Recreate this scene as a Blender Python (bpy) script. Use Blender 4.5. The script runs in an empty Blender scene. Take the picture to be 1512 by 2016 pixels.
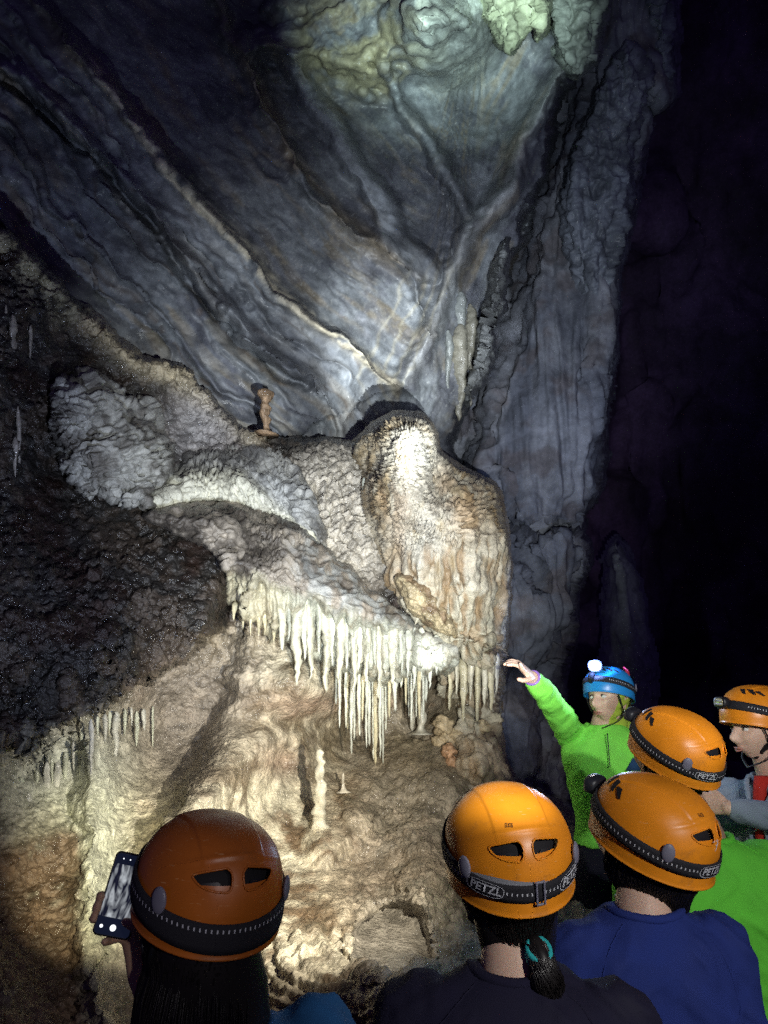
import bpy, bmesh, math, random
import numpy as np
from mathutils import Vector, Matrix, Euler
random.seed(7)
SC = bpy.context.scene
# ------------------------------------------------------------------ camera
CAM = np.array([0.0, 0.0, 1.75])
FPX = 1490.0                      # focal length in pixels of the 1512 x 2016 photograph
PITCH = math.radians(13.0)
cam_d = bpy.data.cameras.new("camera"); cam_o = bpy.data.objects.new("camera", cam_d)
SC.collection.objects.link(cam_o); SC.camera = cam_o
cam_d.sensor_fit = 'VERTICAL'; cam_d.sensor_height = 36.0; cam_d.lens = 36.0 * FPX / 2016.0
cam_d.clip_start = 0.05; cam_d.clip_end = 200
cam_o.location = CAM; cam_o.rotation_euler = (math.pi / 2 + PITCH, 0, 0)
SC.render.resolution_x = 768; SC.render.resolution_y = 1024
def at(u, v, t):
    """photo pixel and depth along the camera axis -> world point(s)"""
    x = (np.asarray(u, float) - 756) / FPX; y = -(np.asarray(v, float) - 1008) / FPX
    t = np.asarray(t, float)
    return np.stack(np.broadcast_arrays(CAM[0] + x * t,
        CAM[1] + (math.cos(PITCH) - y * math.sin(PITCH)) * t,
        CAM[2] + (math.sin(PITCH) + y * math.cos(PITCH)) * t), -1)
def V(u, v, t): return Vector(at(u, v, t).tolist())
# ------------------------------------------------------------------ world: a cave, only a trace of bluish scattered light
W = bpy.data.worlds.new("World"); SC.world = W; W.use_nodes = True
wb = W.node_tree.nodes["Background"]; wb.inputs[0].default_value = (0.20, 0.13, 0.52, 1); wb.inputs[1].default_value = 0.026
# ------------------------------------------------------------------ lamps (the group's torches, plus fill spots added to lift dim parts)
def spot(name, loc, target, watt, cone, blend=0.6, col=(1, 1, 1), size=0.02):
    l = bpy.data.lights.new(name, 'SPOT'); l.energy = watt; l.spot_size = math.radians(cone); l.spot_blend = blend
    l.color = col; l.shadow_soft_size = size
    o = bpy.data.objects.new(name, l); SC.collection.objects.link(o); o.location = loc
    o.rotation_euler = (Vector(target) - Vector(loc)).to_track_quat('-Z', 'Y').to_euler(); return o
COOL = (0.92, 0.98, 1.0); WARM = (1.0, 0.93, 0.78)
spot("visitor_torch_and_fill", (0.28, 0.45, 1.64), V(760, 930, 4.6), 270, 56, 1.0, COOL, 0.012)
spot("visitor_torch_and_fill", (0.42, 0.12, 1.12), V(775, 690, 5.8), 1100, 15, 1.0, COOL, 0.008)
spot("visitor_torch_and_fill", (0.30, -0.05, 1.50), V(870, -40, 6.6), 1300, 22, 1.0, (0.78, 1.0, 0.95), 0.02)
spot("visitor_torch_and_fill", (0.50, 0.20, 1.95), V(1090, 520, 7.6), 140, 40, 1.0, (0.75, .85, 1), 0.02)  # added fill spot that lightens the right wall, no visitor's torch
spot("head_torch_and_fill", V(420, 1600, 1.40), V(360, 420, 5.2), 40, 112, 1.0, (.62, .72, 1), 0.02)  # added wide bluish fill for the dark left side, not a torch
spot("head_torch_and_fill", V(1165, 1530, 1.75), V(800, 1150, 4.4), 60, 50, 1.0, (1, .93, .80), 0.015)
spot("head_torch_and_fill", V(1120, 1480, 2.4), V(838, 1275, 4.0), 70, 9, 1.0, (0.95, 1, 1), 0.02)
spot("head_torch_and_fill", V(960, 1560, 1.8), V(480, 1600, 3.5), 80, 70, 1.0, WARM, 0.015)
spot("head_torch_and_fill", V(300, 1680, 1.42), V(205, 1720, 2.9), 44, 27, 0.8, (1.0, 0.93, 0.60), 0.01)
spot("visitor_torch_and_fill", (1.25, -0.75, 2.35), V(1330, 1680, 1.9), 52, 56, 0.9, (1, 0.97, 0.93), 0.03)
spot("visitor_torch_and_fill", (0.9, -0.3, 2.25), V(1230, 1440, 3.4), 60, 17, 0.8, (1, 0.98, 0.95), 0.03)  # added spot to brighten the guide and the right-edge visitor
spot("visitor_torch_and_fill", (0.35, -0.4, 1.9), V(170, 1790, 1.3), 9, 15, 1.0, (1.0, 0.93, 0.95), 0.02)  # added narrow fill for the fingers round the phone
spot("guide_torch_light", V(1170, 1312, 3.25), V(1200, 1170, 7.5), 55, 70, 0.9, (0.25, 0.40, 1.0), 0.02)
# ------------------------------------------------------------------ exposure
SC.view_settings.view_transform = 'Standard'; SC.view_settings.look = 'None'
SC.view_settings.exposure = 1.6; SC.view_settings.gamma = 1.0
SC.render.engine = 'CYCLES'
SC.cycles.use_denoising = False
SC.cycles.max_bounces = 5; SC.cycles.diffuse_bounces = 3; SC.cycles.glossy_bounces = 2
SC.cycles.sample_clamp_indirect = 1.5; SC.cycles.sample_clamp_direct = 8.0

# ================================================================== helpers
def link(o, parent=None):
    SC.collection.objects.link(o)
    if parent is not None: o.parent = parent
    return o
def tag(o, label=None, cat=None, group=None, kind=None):
    if label: o["label"] = label
    if cat: o["category"] = cat
    if group: o["group"] = group
    if kind: o["kind"] = kind
    return o
def mesh_np(name, P, F, mat=None, parent=None, cols=None, smooth=True):
    """vertices (n,3), faces (m,k) -> linked mesh object"""
    P = np.asarray(P, np.float32); me = bpy.data.meshes.new(name)
    if isinstance(F, np.ndarray):
        k = F.shape[1]; m = len(F)
        me.vertices.add(len(P)); me.vertices.foreach_set("co", P.ravel())
        me.loops.add(m * k); me.loops.foreach_set("vertex_index", F.astype(np.int32).ravel())
        me.polygons.add(m); me.polygons.foreach_set("loop_start", np.arange(0, m * k, k, dtype=np.int32))
    else:
        me.from_pydata(P.tolist(), [], F)
    me.update(); me.validate()
    if smooth: me.polygons.foreach_set("use_smooth", np.ones(len(me.polygons), bool))
    if cols is not None:
        ca = me.color_attributes.new("Col", 'FLOAT_COLOR', 'POINT')
        c4 = np.ones((len(P), 4), np.float32); c4[:, :3] = cols; ca.data.foreach_set("color", c4.ravel())
    if mat is not None: me.materials.append(mat)
    o = bpy.data.objects.new(name, me); return link(o, parent)
# ---- noise
_rng = np.random.RandomState(11)
_perm = _rng.permutation(256); _perm = np.concatenate([_perm, _perm, _perm])
_grad = _rng.normal(size=(256, 3)); _grad /= np.linalg.norm(_grad, axis=1)[:, None]
def perlin(p):
    p = np.asarray(p, float); i = np.floor(p).astype(int); f = p - i; i &= 255
    w = f * f * f * (f * (f * 6 - 15) + 10); out = 0
    for dx in (0, 1):
        for dy in (0, 1):
            for dz in (0, 1):
                h = _perm[_perm[_perm[(i[..., 0] + dx) & 255] + ((i[..., 1] + dy) & 255)] + ((i[..., 2] + dz) & 255)]
                g = _grad[h]
                n = g[..., 0] * (f[..., 0] - dx) + g[..., 1] * (f[..., 1] - dy) + g[..., 2] * (f[..., 2] - dz)
                out = out + n * (w[..., 0] if dx else 1 - w[..., 0]) * (w[..., 1] if dy else 1 - w[..., 1]) * (w[..., 2] if dz else 1 - w[..., 2])
    return out * 1.5
def fbm(p, oct=4, gain=0.5, lac=2.03):
    a = 1.0; s = 0; p = np.asarray(p, float)
    for k in range(oct):
        s = s + a * perlin(p + 17.3 * k); a *= gain; p = p * lac
    return s
def ridged(p, oct=4, gain=0.5):
    a = 1.0; s = 0; p = np.asarray(p, float)
    for k in range(oct):
        s = s + a * (1 - np.abs(perlin(p + 9.7 * k)) * 2); a *= gain; p = p * 2.1
    return s
def cells(p):
    """worley F1 (0..~1) in 3D"""
    p = np.asarray(p, float); i = np.floor(p).astype(int); best = np.full(p.shape[:-1], 9.0)
    for dx in (-1, 0, 1):
        for dy in (-1, 0, 1):
            for dz in (-1, 0, 1):
                c = i + np.array([dx, dy, dz]); cc = c & 255
                h = _perm[_perm[_perm[cc[..., 0]] + cc[..., 1]] + cc[..., 2]]
                q = c + 0.5 + 0.45 * _grad[h]
                best = np.minimum(best, ((p - q) ** 2).sum(-1))
    return np.sqrt(best)
def sm(a, b, x):
    t = np.clip((np.asarray(x, float) - a) / (b - a), 0, 1); return t * t * (3 - 2 * t)
def mixc(a, b, w):
    w = np.asarray(w)[..., None]; return np.asarray(a) * (1 - w) + np.asarray(b) * w
def gauss(u, v, cu, cv, su, sv, rot=0):
    c, s = math.cos(rot), math.sin(rot); x = (u - cu) * c + (v - cv) * s; y = -(u - cu) * s + (v - cv) * c
    return np.exp(-0.5 * ((x / su) ** 2 + (y / sv) ** 2))
def tps(pts):
    A = np.array(pts, float); X = A[:, :2] / 500; n = len(X)
    def K(r2): return np.where(r2 > 0, 0.5 * r2 * np.log(r2 + 1e-12), 0)
    D = ((X[:, None] - X[None]) ** 2).sum(-1); M = np.zeros((n + 3, n + 3))
    M[:n, :n] = K(D) + np.eye(n) * 0.004; M[:n, n] = 1; M[:n, n + 1:] = X; M[n:, :n] = M[:n, n:].T
    w = np.linalg.solve(M, np.concatenate([A[:, 2], [0, 0, 0]]))
    def f(u, v):
        x = np.asarray(u, float) / 500; y = np.asarray(v, float) / 500; out = w[n] + w[n + 1] * x + w[n + 2] * y
        for k in range(n): out = out + w[k] * K((x - X[k, 0]) ** 2 + (y - X[k, 1]) ** 2)
        return out
    return f
def pline(u, v, pts):
    """signed distance (positive on the left-hand/below side when walking) and arclength to an open polyline"""
    best = np.full(np.shape(u), 1e9); sgn = np.ones(np.shape(u)); al = np.zeros(np.shape(u)); L = 0
    for (a, b), (c, d) in zip(pts[:-1], pts[1:]):
        dx, dy = c - a, d - b; l2 = dx * dx + dy * dy; h = np.clip(((u - a) * dx + (v - b) * dy) / l2, 0, 1)
        ex, ey = u - a - h * dx, v - b - h * dy; r = np.hypot(ex, ey); m = r < best
        best = np.where(m, r, best); sgn = np.where(m, np.sign(dx * ey - dy * ex), sgn); al = np.where(m, L + h * math.sqrt(l2), al)
        L += math.sqrt(l2)
    return best * sgn, al
def psdf(u, v, poly):
    """signed distance to a closed polygon, positive inside"""
    best = np.full(np.shape(u), 1e9); ins = np.zeros(np.shape(u), bool); n = len(poly)
    for k in range(n):
        a, b = poly[k]; c, d = poly[(k + 1) % n]; dx, dy = c - a, d - b
        h = np.clip(((u - a) * dx + (v - b) * dy) / (dx * dx + dy * dy), 0, 1)
        best = np.minimum(best, np.hypot(u - a - h * dx, v - b - h * dy))
        if b != d: ins ^= ((b > v) != (d > v)) & (u < (c - a) * (v - b) / (d - b) + a)
    return np.where(ins, best, -best)
def chaikin(poly, n=2, closed=True):
    for _ in range(n):
        out = []; m = len(poly)
        for k in range(m if closed else m - 1):
            a, b = poly[k], poly[(k + 1) % m]
            out += [(a[0] * .75 + b[0] * .25, a[1] * .75 + b[1] * .25), (a[0] * .25 + b[0] * .75, a[1] * .25 + b[1] * .75)]
        poly = out
    return poly
def rock(name, poly, step, depth, disp, color, mat, edge=6.0, margin=10, slope=0.09, split=None, box=None):
    """a rock surface with real depth: rounds off and runs back into the wall behind at its outline.
    depth(u,v,d)->t ; disp(P,u,v,d)->metres along the normal ; color(P,u,v,d)->rgb"""
    pu = [p[0] for p in poly]; pv = [p[1] for p in poly]
    uu = np.arange(min(pu) - margin - step, max(pu) + margin + step, step); vv = np.arange(min(pv) - margin - step, max(pv) + margin + step, step)
    u, v = np.meshgrid(uu, vv); d = psdf(u, v, poly)
    q = np.stack([u / 45, v / 45, np.zeros_like(u)], -1); d = d + edge * fbm(q, 4)
    keep = d > -margin; di = np.maximum(d, 0)
    t = depth(u, v, di) + np.maximum(-d, 0) * slope
    P = at(u, v, t)
    du = np.gradient(P, axis=1); dv = np.gradient(P, axis=0); N = np.cross(du, dv); N /= np.linalg.norm(N, axis=-1)[..., None] + 1e-12
    flip = ((P - CAM) * N).sum(-1) > 0; N[flip] *= -1
    P2 = P + N * (disp(P, u, v, d) * (.15 + .85 * sm(-margin * .6, 12, d)))[..., None]
    C = np.clip(color(P, u, v, d), 0.003, 0.9)
    cell = keep[:-1, :-1] & keep[1:, :-1] & keep[:-1, 1:] & keep[1:, 1:]
    idx = np.arange(u.size).reshape(u.shape)
    a = idx[:-1, :-1]; b = idx[:-1, 1:]; c = idx[1:, 1:]; e = idx[1:, :-1]
    quads = np.stack([e, c, b, a], -1)
    outs = []
    groups = [(name, cell)] if split is None else [(nm, cell & (split(u[:-1, :-1], v[:-1, :-1]) == k)) for k, nm in enumerate(name)]
    for nm, cl in groups:
        F = quads[cl]; used = np.unique(F); remap = np.zeros(u.size, int); remap[used] = np.arange(len(used))
        outs.append(mesh_np(nm, P2.reshape(-1, 3)[used], remap[F], mat, None, C.reshape(-1, 3)[used]))
    return outs[0] if split is None else outs
# ---- materials
def new_mat(name):
    m = bpy.data.materials.new(name); m.use_nodes = True; nt = m.node_tree
    return m, nt, nt.nodes["Principled BSDF"]
def rockmat(name, rough=0.55, bump=0.5, grain=60, spec=0.5, veins=0.0, mott=0.35, cell=0.0, rvar=0.25, bdist=.012):
    m, nt, b = new_mat(name); N = nt.nodes; L = nt.links
    tc = N.new("ShaderNodeNewGeometry"); at_ = N.new("ShaderNodeVertexColor"); at_.layer_name = "Col"
    n1 = N.new("ShaderNodeTexNoise"); n1.inputs["Scale"].default_value = grain; n1.inputs["Detail"].default_value = 6; n1.inputs["Roughness"].default_value = 0.65
    n2 = N.new("ShaderNodeTexNoise"); n2.inputs["Scale"].default_value = grain * 0.22; n2.inputs["Detail"].default_value = 5; n2.inputs["Distortion"].default_value = 0.8
    for n in (n1, n2): L.new(tc.outputs["Position"], n.inputs["Vector"])
    r = N.new("ShaderNodeMapRange"); r.inputs[1].default_value = 0.3; r.inputs[2].default_value = 0.7; r.inputs[3].default_value = 1 - mott; r.inputs[4].default_value = 1 + mott
    L.new(n2.outputs[0], r.inputs[0])
    r2 = N.new("ShaderNodeMapRange"); r2.inputs[1].default_value = 0.3; r2.inputs[2].default_value = 0.7; r2.inputs[3].default_value = 1 - mott * .8; r2.inputs[4].default_value = 1 + mott * .8
    L.new(n1.outputs[0], r2.inputs[0])
    mu = N.new("ShaderNodeMath"); mu.operation = 'MULTIPLY'; L.new(r.outputs[0], mu.inputs[0]); L.new(r2.outputs[0], mu.inputs[1])
    mx = N.new("ShaderNodeVectorMath"); mx.operation = 'SCALE'; L.new(at_.outputs[0], mx.inputs[0]); L.new(mu.outputs[0], mx.inputs["Scale"])
    last = mx.outputs[0]
    if veins:
        vo = N.new("ShaderNodeTexVoronoi"); vo.feature = 'DISTANCE_TO_EDGE'; vo.inputs["Scale"].default_value = 7
        wv = N.new("ShaderNodeTexNoise"); wv.inputs["Scale"].default_value = 5; wv.inputs["Detail"].default_value = 4; L.new(tc.outputs["Position"], wv.inputs["Vector"])
        ad = N.new("ShaderNodeVectorMath"); ad.operation = 'ADD'; L.new(tc.outputs["Position"], ad.inputs[0]); L.new(wv.outputs["Color"], ad.inputs[1])
        L.new(ad.outputs[0], vo.inputs["Vector"])
        rr = N.new("ShaderNodeMapRange"); rr.inputs[1].default_value = 0.0; rr.inputs[2].default_value = 0.012; rr.inputs[3].default_value = veins; rr.inputs[4].default_value = 0
        L.new(vo.outputs[0], rr.inputs[0])
        ms = N.new("ShaderNodeMath"); ms.operation = 'MULTIPLY'; L.new(rr.outputs[0], ms.inputs[0]); L.new(n2.outputs[0], ms.inputs[1])
        mv = N.new("ShaderNodeMix"); mv.data_type = 'RGBA'; L.new(ms.outputs[0], mv.inputs[0]); L.new(last, mv.inputs[6]); mv.inputs[7].default_value = (0.5, 0.5, 0.45, 1)
        last = mv.outputs[2]
    L.new(last, b.inputs["Base Color"])
    rg = N.new("ShaderNodeMapRange"); rg.inputs[1].default_value = 0.35; rg.inputs[2].default_value = 0.65; rg.inputs[3].default_value = max(0.08, rough - rvar); rg.inputs[4].default_value = min(1, rough + rvar)
    L.new(n2.outputs[0], rg.inputs[0]); L.new(rg.outputs[0], b.inputs["Roughness"]); b.inputs["Specular IOR Level"].default_value = spec
    bp = N.new("ShaderNodeBump"); bp.inputs["Strength"].default_value = bump; bp.inputs["Distance"].default_value = 0.012
    bp.inputs["Distance"].default_value = bdist; h = n1.outputs[0]
    if cell:
        vc = N.new("ShaderNodeTexVoronoi"); vc.inputs["Scale"].default_value = grain * 1.0; L.new(tc.outputs["Position"], vc.inputs["Vector"])
        mm = N.new("ShaderNodeMath"); mm.operation = 'MULTIPLY_ADD'; mm.inputs[1].default_value = -cell; L.new(vc.outputs[0], mm.inputs[0]); L.new(n1.outputs[0], mm.inputs[2]); h = mm.outputs[0]
    L.new(h, bp.inputs["Height"]); L.new(bp.outputs[0], b.inputs["Normal"])
    return m
def plain(name, col, rough=0.5, spec=0.5, bump=0, scale=200, emis=None, metal=0, sss=0, var=0.0, coat=0):
    m, nt, b = new_mat(name); b.inputs["Base Color"].default_value = (*col, 1); b.inputs["Roughness"].default_value = rough
    b.inputs["Specular IOR Level"].default_value = spec; b.inputs["Metallic"].default_value = metal; b.inputs["Coat Weight"].default_value = coat
    N = nt.nodes; L = nt.links
    if sss: b.inputs["Subsurface Weight"].default_value = sss; b.inputs["Subsurface Radius"].default_value = (0.01, 0.004, 0.002); b.inputs["Subsurface Scale"].default_value = 1.0
    tc = N.new("ShaderNodeTexCoord")
    if bump:
        n = N.new("ShaderNodeTexNoise"); n.inputs["Scale"].default_value = scale; n.inputs["Detail"].default_value = 3; L.new(tc.outputs["Object"], n.inputs["Vector"])
        bp = N.new("ShaderNodeBump"); bp.inputs["Strength"].default_value = bump; bp.inputs["Distance"].default_value = 0.002
        L.new(n.outputs[0], bp.inputs["Height"]); L.new(bp.outputs[0], b.inputs["Normal"])
    if var:
        n = N.new("ShaderNodeTexNoise"); n.inputs["Scale"].default_value = 14; n.inputs["Detail"].default_value = 6; L.new(tc.outputs["Object"], n.inputs["Vector"])
        mr = N.new("ShaderNodeMapRange"); mr.inputs[1].default_value = .3; mr.inputs[2].default_value = .7; mr.inputs[3].default_value = 1 - var; mr.inputs[4].default_value = 1 + var; L.new(n.outputs[0], mr.inputs[0])
        vs = N.new("ShaderNodeVectorMath"); vs.operation = 'SCALE'; vs.inputs[0].default_value = col; L.new(mr.outputs[0], vs.inputs["Scale"]); L.new(vs.outputs[0], b.inputs["Base Color"])
        m2 = N.new("ShaderNodeMapRange"); m2.inputs[1].default_value = .3; m2.inputs[2].default_value = .7; m2.inputs[3].default_value = max(0.05, rough - 0.1); m2.inputs[4].default_value = rough + 0.15; L.new(n.outputs[0], m2.inputs[0]); L.new(m2.outputs[0], b.inputs["Roughness"])
    if emis: b.inputs["Emission Color"].default_value = (*emis[0], 1); b.inputs["Emission Strength"].default_value = emis[1]
    return m
# ================================================================== THE CAVE
M_SMOOTH = rockmat("smooth limestone", 0.5, 0.35, 45, 0.35, veins=0.5, mott=0.22)
M_ROUGH = rockmat("rough rock", 0.36, 0.7, 70, 0.6, mott=0.40, cell=0.6, bdist=.012)
M_FLOW = rockmat("wet flowstone", 0.42, 0.6, 90, 0.5, mott=0.25, rvar=0.2)
M_DARK = rockmat("dull far rock", 0.8, 0.6, 18, 0.2, mott=0.3)
GREY = np.array([0.195, 0.212, 0.228]); TAN = np.array([0.40, 0.32, 0.20]); CREAM = np.array([0.62, 0.58, 0.44]); BROWN = np.array([0.16, 0.10, 0.055])
RUST = np.array([0.22, 0.09, 0.05]); PALE = np.array([0.60, 0.62, 0.60]); OVERHANG_SHADE = np.array([0.13, 0.115, 0.10]); DKBL = np.array([0.072, 0.076, 0.090])
def xyz(P, s): return P * s
# ---------------------------------------------------------------- back wall with the sweeping strata
C1 = [(-60, -160), (60, -20), (150, 90), (235, 190), (330, 330), (400, 410), (480, 480), (545, 570), (620, 630), (700, 685), (780, 760), (800, 900)]
C3 = [(420, -60), (450, 60), (510, 170), (560, 290), (640, 400), (740, 480), (830, 560), (850, 650)]
C2 = [(560, 60), (590, 150), (650, 240), (700, 330), (750, 400), (775, 470), (840, 540)]
C4 = [(-100, 80), (60, 200), (180, 310), (300, 440), (400, 590), (480, 680), (600, 760)]
C6 = [(1150, 40), (1095, 160), (1040, 260), (1000, 380), (930, 450), (890, 540), (850, 650), (800, 750)]
C7 = [(760, 120), (790, 200), (850, 290), (900, 370), (920, 440)]
bk = tps([(-150, 0, 4.6), (0, 0, 5.0), (400, 0, 6.3), (700, 60, 6.6), (850, 0, 6.2), (1100, 0, 6.6), (0, 400, 4.6), (400, 400, 5.5), (600, 300, 6.1), (780, 400, 6.3), (1000, 400, 6.5), (300, 200, 5.6),
          (200, 800, 4.9), (500, 850, 5.2), (780, 760, 6.0), (870, 860, 6.3), (780, 1200, 6), (300, 1200, 5.6), (1000, 1200, 6.4), (-150, 800, 4.3), (870, 560, 6.4), (690, 840, 5.7)])
def wob(u, v, s, a): return a * fbm(np.stack([u / s, v / s, 0 * u + 3.3], -1), 3)
def back_depth(u, v, d):
    w1 = wob(u, v, 60, 14); w2 = wob(v, u, 90, 16)
    s1, a1 = pline(u + w1, v + w2, C1); t = bk(u, v)
    fade = sm(60, 380, a1) * sm(1290, 1150, a1)
    t = t - 0.42 * sm(-4, 4, s1) * np.exp(-np.maximum(s1, 0) / 220) * fade          # the slab on the lower left stands proud
    t = t - 0.10 * np.exp(-(s1 / 14) ** 2) * fade
    s3, a3 = pline(u + w1, v + w2, C3); t = t - 0.16 * np.exp(-(s3 / 16) ** 2) - 0.12 * sm(-6, 6, s3) * np.exp(-np.maximum(s3, 0) / 60)
    s2, a2 = pline(u + w2 * .6, v + w1, C2); t = t - 0.24 * np.exp(-(s2 / 24) ** 4) * sm(0, 60, a2)
    s4, a4 = pline(u + w2, v + w1, C4); t = t + 0.14 * np.exp(-(s4 / 9) ** 2) - 0.14 * np.exp(-((s4 + 20) / 13) ** 2)
    s6, a6 = pline(u + w1, v + w2 * .5, C6); t = t - 0.28 * np.exp(-(s6 / 20) ** 2)
    s7, a7 = pline(u + w1, v + w2 * .5, C7); t = t - 0.22 * np.exp(-(s7 / 14) ** 2)
    # parallel stripes
    for k, (o, amp) in enumerate([(60, .05), (105, .08), (150, .04), (210, .07), (250, .04), (330, .06)]):
        t = t - amp * np.exp(-((s1 - o - wob(u, v, 150, 22)) / 7) ** 2)
    # hollow right of the boss, hanging mass at the top
    t = t - 0.7 * sm(0.25, 0.9, gauss(u, v, 700, 60, 160, 90) + 0.22 * fbm(np.stack([u / 110, v / 80, 0 * u], -1), 3))
    t = t - 0.8 * sm(0.3, 0.8, gauss(u, v, 880, 20, 90, 110))
    t = t + 0.5 * gauss(u, v, 960, 190, 60, 70)
    return t
def strata(u, v):
    s1, a1 = pline(u, v, C1); s6, a6 = pline(u, v, C6)
    w = sm(-40, 60, (u - 850) * 0.8 + (600 - v) * 0.25)
    w = sm(840, 930, u + (v - 400) * 0.12)
    return s1 * (1 - w) + s6 * w, a1 * (1 - w) + a6 * w, s1, s6
def n_(u, v): return fbm(np.stack([u / 130, v / 130, 0 * u + 7], -1), 3)
def back_disp(P, u, v, d):
    s, a, s1, s6 = strata(u, v); q = np.stack([s / 26 + wob(u, v, 80, .8), a / 170, 0 * u], -1)
    out = 0.014 * fbm(q, 3) + 0.03 * fbm(P * 1.3, 3) + 0.006 * fbm(P * 9, 4)
    top = sm(0.2, 0.8, gauss(u, v, 730, 60, 190, 100)); out = out + top * 0.05 * fbm(P * 3.2, 4)
    lin = ridged(np.stack([s / 14, a / 260, 0 * u + 5], -1), 2) - 1.0; out = out + 0.006 * lin * sm(-.3, .4, n_(u, v))
    out = out
    return out
def back_color(P, u, v, d):
    s, a, s1, s6 = strata(u, v)
    q = np.stack([s / 30, a / 220, 0 * u + 2], -1); n = fbm(q, 4); n2 = fbm(P * 2.2, 5); n3 = fbm(P * 11, 4)
    c = mixc(GREY * 0.95, (TAN * .4 + GREY * .35), sm(-0.1, 0.6, n + 0.5 * n2))
    c = mixc(c, DKBL * 1.5, sm(0.0, 0.5, n2 - n * 0.7))
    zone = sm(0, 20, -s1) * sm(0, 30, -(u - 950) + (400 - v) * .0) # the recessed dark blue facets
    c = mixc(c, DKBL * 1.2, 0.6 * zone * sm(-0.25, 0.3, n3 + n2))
    c = mixc(c, GREY * 1.25, 0.7 * sm(0, 20, s1) * sm(170, 40, s1) * sm(300, 600, a))
    c = mixc(c, CREAM * 0.85, 0.8 * np.exp(-(s1 / 11) ** 2) * sm(300, 420, a) * sm(1280, 1180, a) * sm(-.5, .3, n3))
    s2, a2 = pline(u, v, C2); c = mixc(c, GREY * 1.55, 0.85 * np.exp(-(s2 / 22) ** 4))
    s3, a3 = pline(u, v, C3); c = mixc(c, TAN * 0.8, 0.6 * np.exp(-(s3 / 15) ** 2) * sm(-.4, .3, n2))
    s7, _ = pline(u, v, C7); c = mixc(c, GREY * 1.2, 0.5 * np.exp(-(s7 / 10) ** 2))
    c = mixc(c, GREY * 1.6 + TAN * .2, 0.6 * np.exp(-((s6) / 12) ** 2))
    for o in (8, 30, 52, 85): c = mixc(c, CREAM * 0.7, 0.45 * np.exp(-((s6 - o + wob(u, v, 60, 12)) / 3.5) ** 2) * sm(480, 560, v))
    c = mixc(c, TAN * 0.9 + np.array([0, .04, 0]), 0.6 * sm(0.3, 0.8, gauss(u, v, 730, 90, 170, 90)) * sm(-.2, .3, n2))
    c = mixc(c, np.array([.5, .55, .5]), 0.75 * sm(0.3, 0.9, gauss(u, v, 890, 30, 90, 130)))
    for o_, w_, k_ in ((38, 9, .5), (75, 5, .45), (118, 14, .5), (165, 5, .4), (205, 9, .45), (262, 16, .4), (330, 7, .35), (-60, 12, .35), (-120, 7, .3)):
        c = mixc(c, GREY * 1.7 + TAN * .15, k_ * np.exp(-((s1 - o_ + wob(u, v, 110, 20)) / w_) ** 2) * sm(-.4, .4, n2) * sm(940, 860, u))
    for o_, w_, k_ in ((20, 4, .6), (92, 5, .6), (140, 4, .6), (228, 7, .6)): c = mixc(c, BROWN * .45, k_ * np.exp(-((s1 - o_ + wob(u, v, 90, 18)) / w_) ** 2) * sm(-.2, .3, -n2 + n3) * sm(940, 860, u))
    # pale scratches
    sc = ridged(np.stack([s / 11 + n3 * .4, a / 34, 0 * u + 8], -1), 2); c = mixc(c, PALE * 0.7, 0.45 * sm(1.30, 1.48, sc) * zone)
    dark = ridged(np.stack([s / 40, a / 260, 0 * u + 1], -1), 3); c = mixc(c, BROWN * .5, 0.6 * sm(1.5, 1.75, dark))
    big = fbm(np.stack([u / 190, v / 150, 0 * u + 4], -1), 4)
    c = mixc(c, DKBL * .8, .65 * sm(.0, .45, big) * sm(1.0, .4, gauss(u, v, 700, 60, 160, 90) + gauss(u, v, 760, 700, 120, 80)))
    edge_ = np.exp(-((s1 - 6) / 6) ** 2) * sm(330, 450, a) * sm(1280, 1180, a); c = mixc(c, np.array([.62, .56, .42]), .85 * edge_ * sm(-.5, .1, n3 + n2))
    return c * (1 + 0.35 * n3)[..., None]
POLY_BACK = [(-260, -180), (1175, -180), (1150, 0), (1120, 130), (1085, 230), (1060, 330), (1010, 470), (985, 560), (960, 640), (935, 720), (900, 800), (880, 860), (900, 1000), (900, 1350), (-260, 1350)]
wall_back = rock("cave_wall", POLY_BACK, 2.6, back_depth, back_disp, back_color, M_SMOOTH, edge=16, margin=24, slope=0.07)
tag(wall_back, "grey striped limestone wall sweeping down to a point behind the flowstone boss", kind="structure")
# ---------------------------------------------------------------- dim wall on the right, beyond
rw = tps([(1000, 0, 8.8), (1200, 0, 8.2), (1330, 0, 8.4), (1100, 300, 8.6), (1240, 350, 7.9), (1150, 700, 7.6), (950, 700, 8.0), (1000, 950, 7.4), (900, 1000, 7.2), (1050, 1200, 7.0), (1120, 1100, 7.3), (1100, 1500, 7.2), (900, 1500, 7.0), (1130, 900, 7.5)])
def rw_depth(u, v, d):
    t = rw(u, v) - 0.5 * np.sqrt(1 - (1 - np.clip(d / 70, 0, 1)) ** 2)
    s, a = pline(u + wob(u, v, 40, 10), v, [(1090, 340), (1180, 640), (1150, 700), (1200, 760)]); t = t + 0 * s
    s, a = pline(u, v + wob(u, v, 40, 12), [(880, 930), (980, 960), (1000, 1030), (1060, 1045), (1160, 1040)]); t = t + 0.3 * np.exp(-(s / 16) ** 2) - 0.3 * sm(0, 10, s) * sm(900, 1000, v)
    s, a = pline(u, v, [(1000, 1040), (1050, 1110), (1070, 1150)]); t = t + 0.2 * np.exp(-(s / 15) ** 2)
    s, a = pline(u + wob(u, v, 50, 12), v, [(1115, -50), (1120, 130), (1060, 340), (1010, 520), (960, 680), (900, 900)]); t = t + 0.7 * np.exp(-(s / 34) ** 2)
    return t
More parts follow.
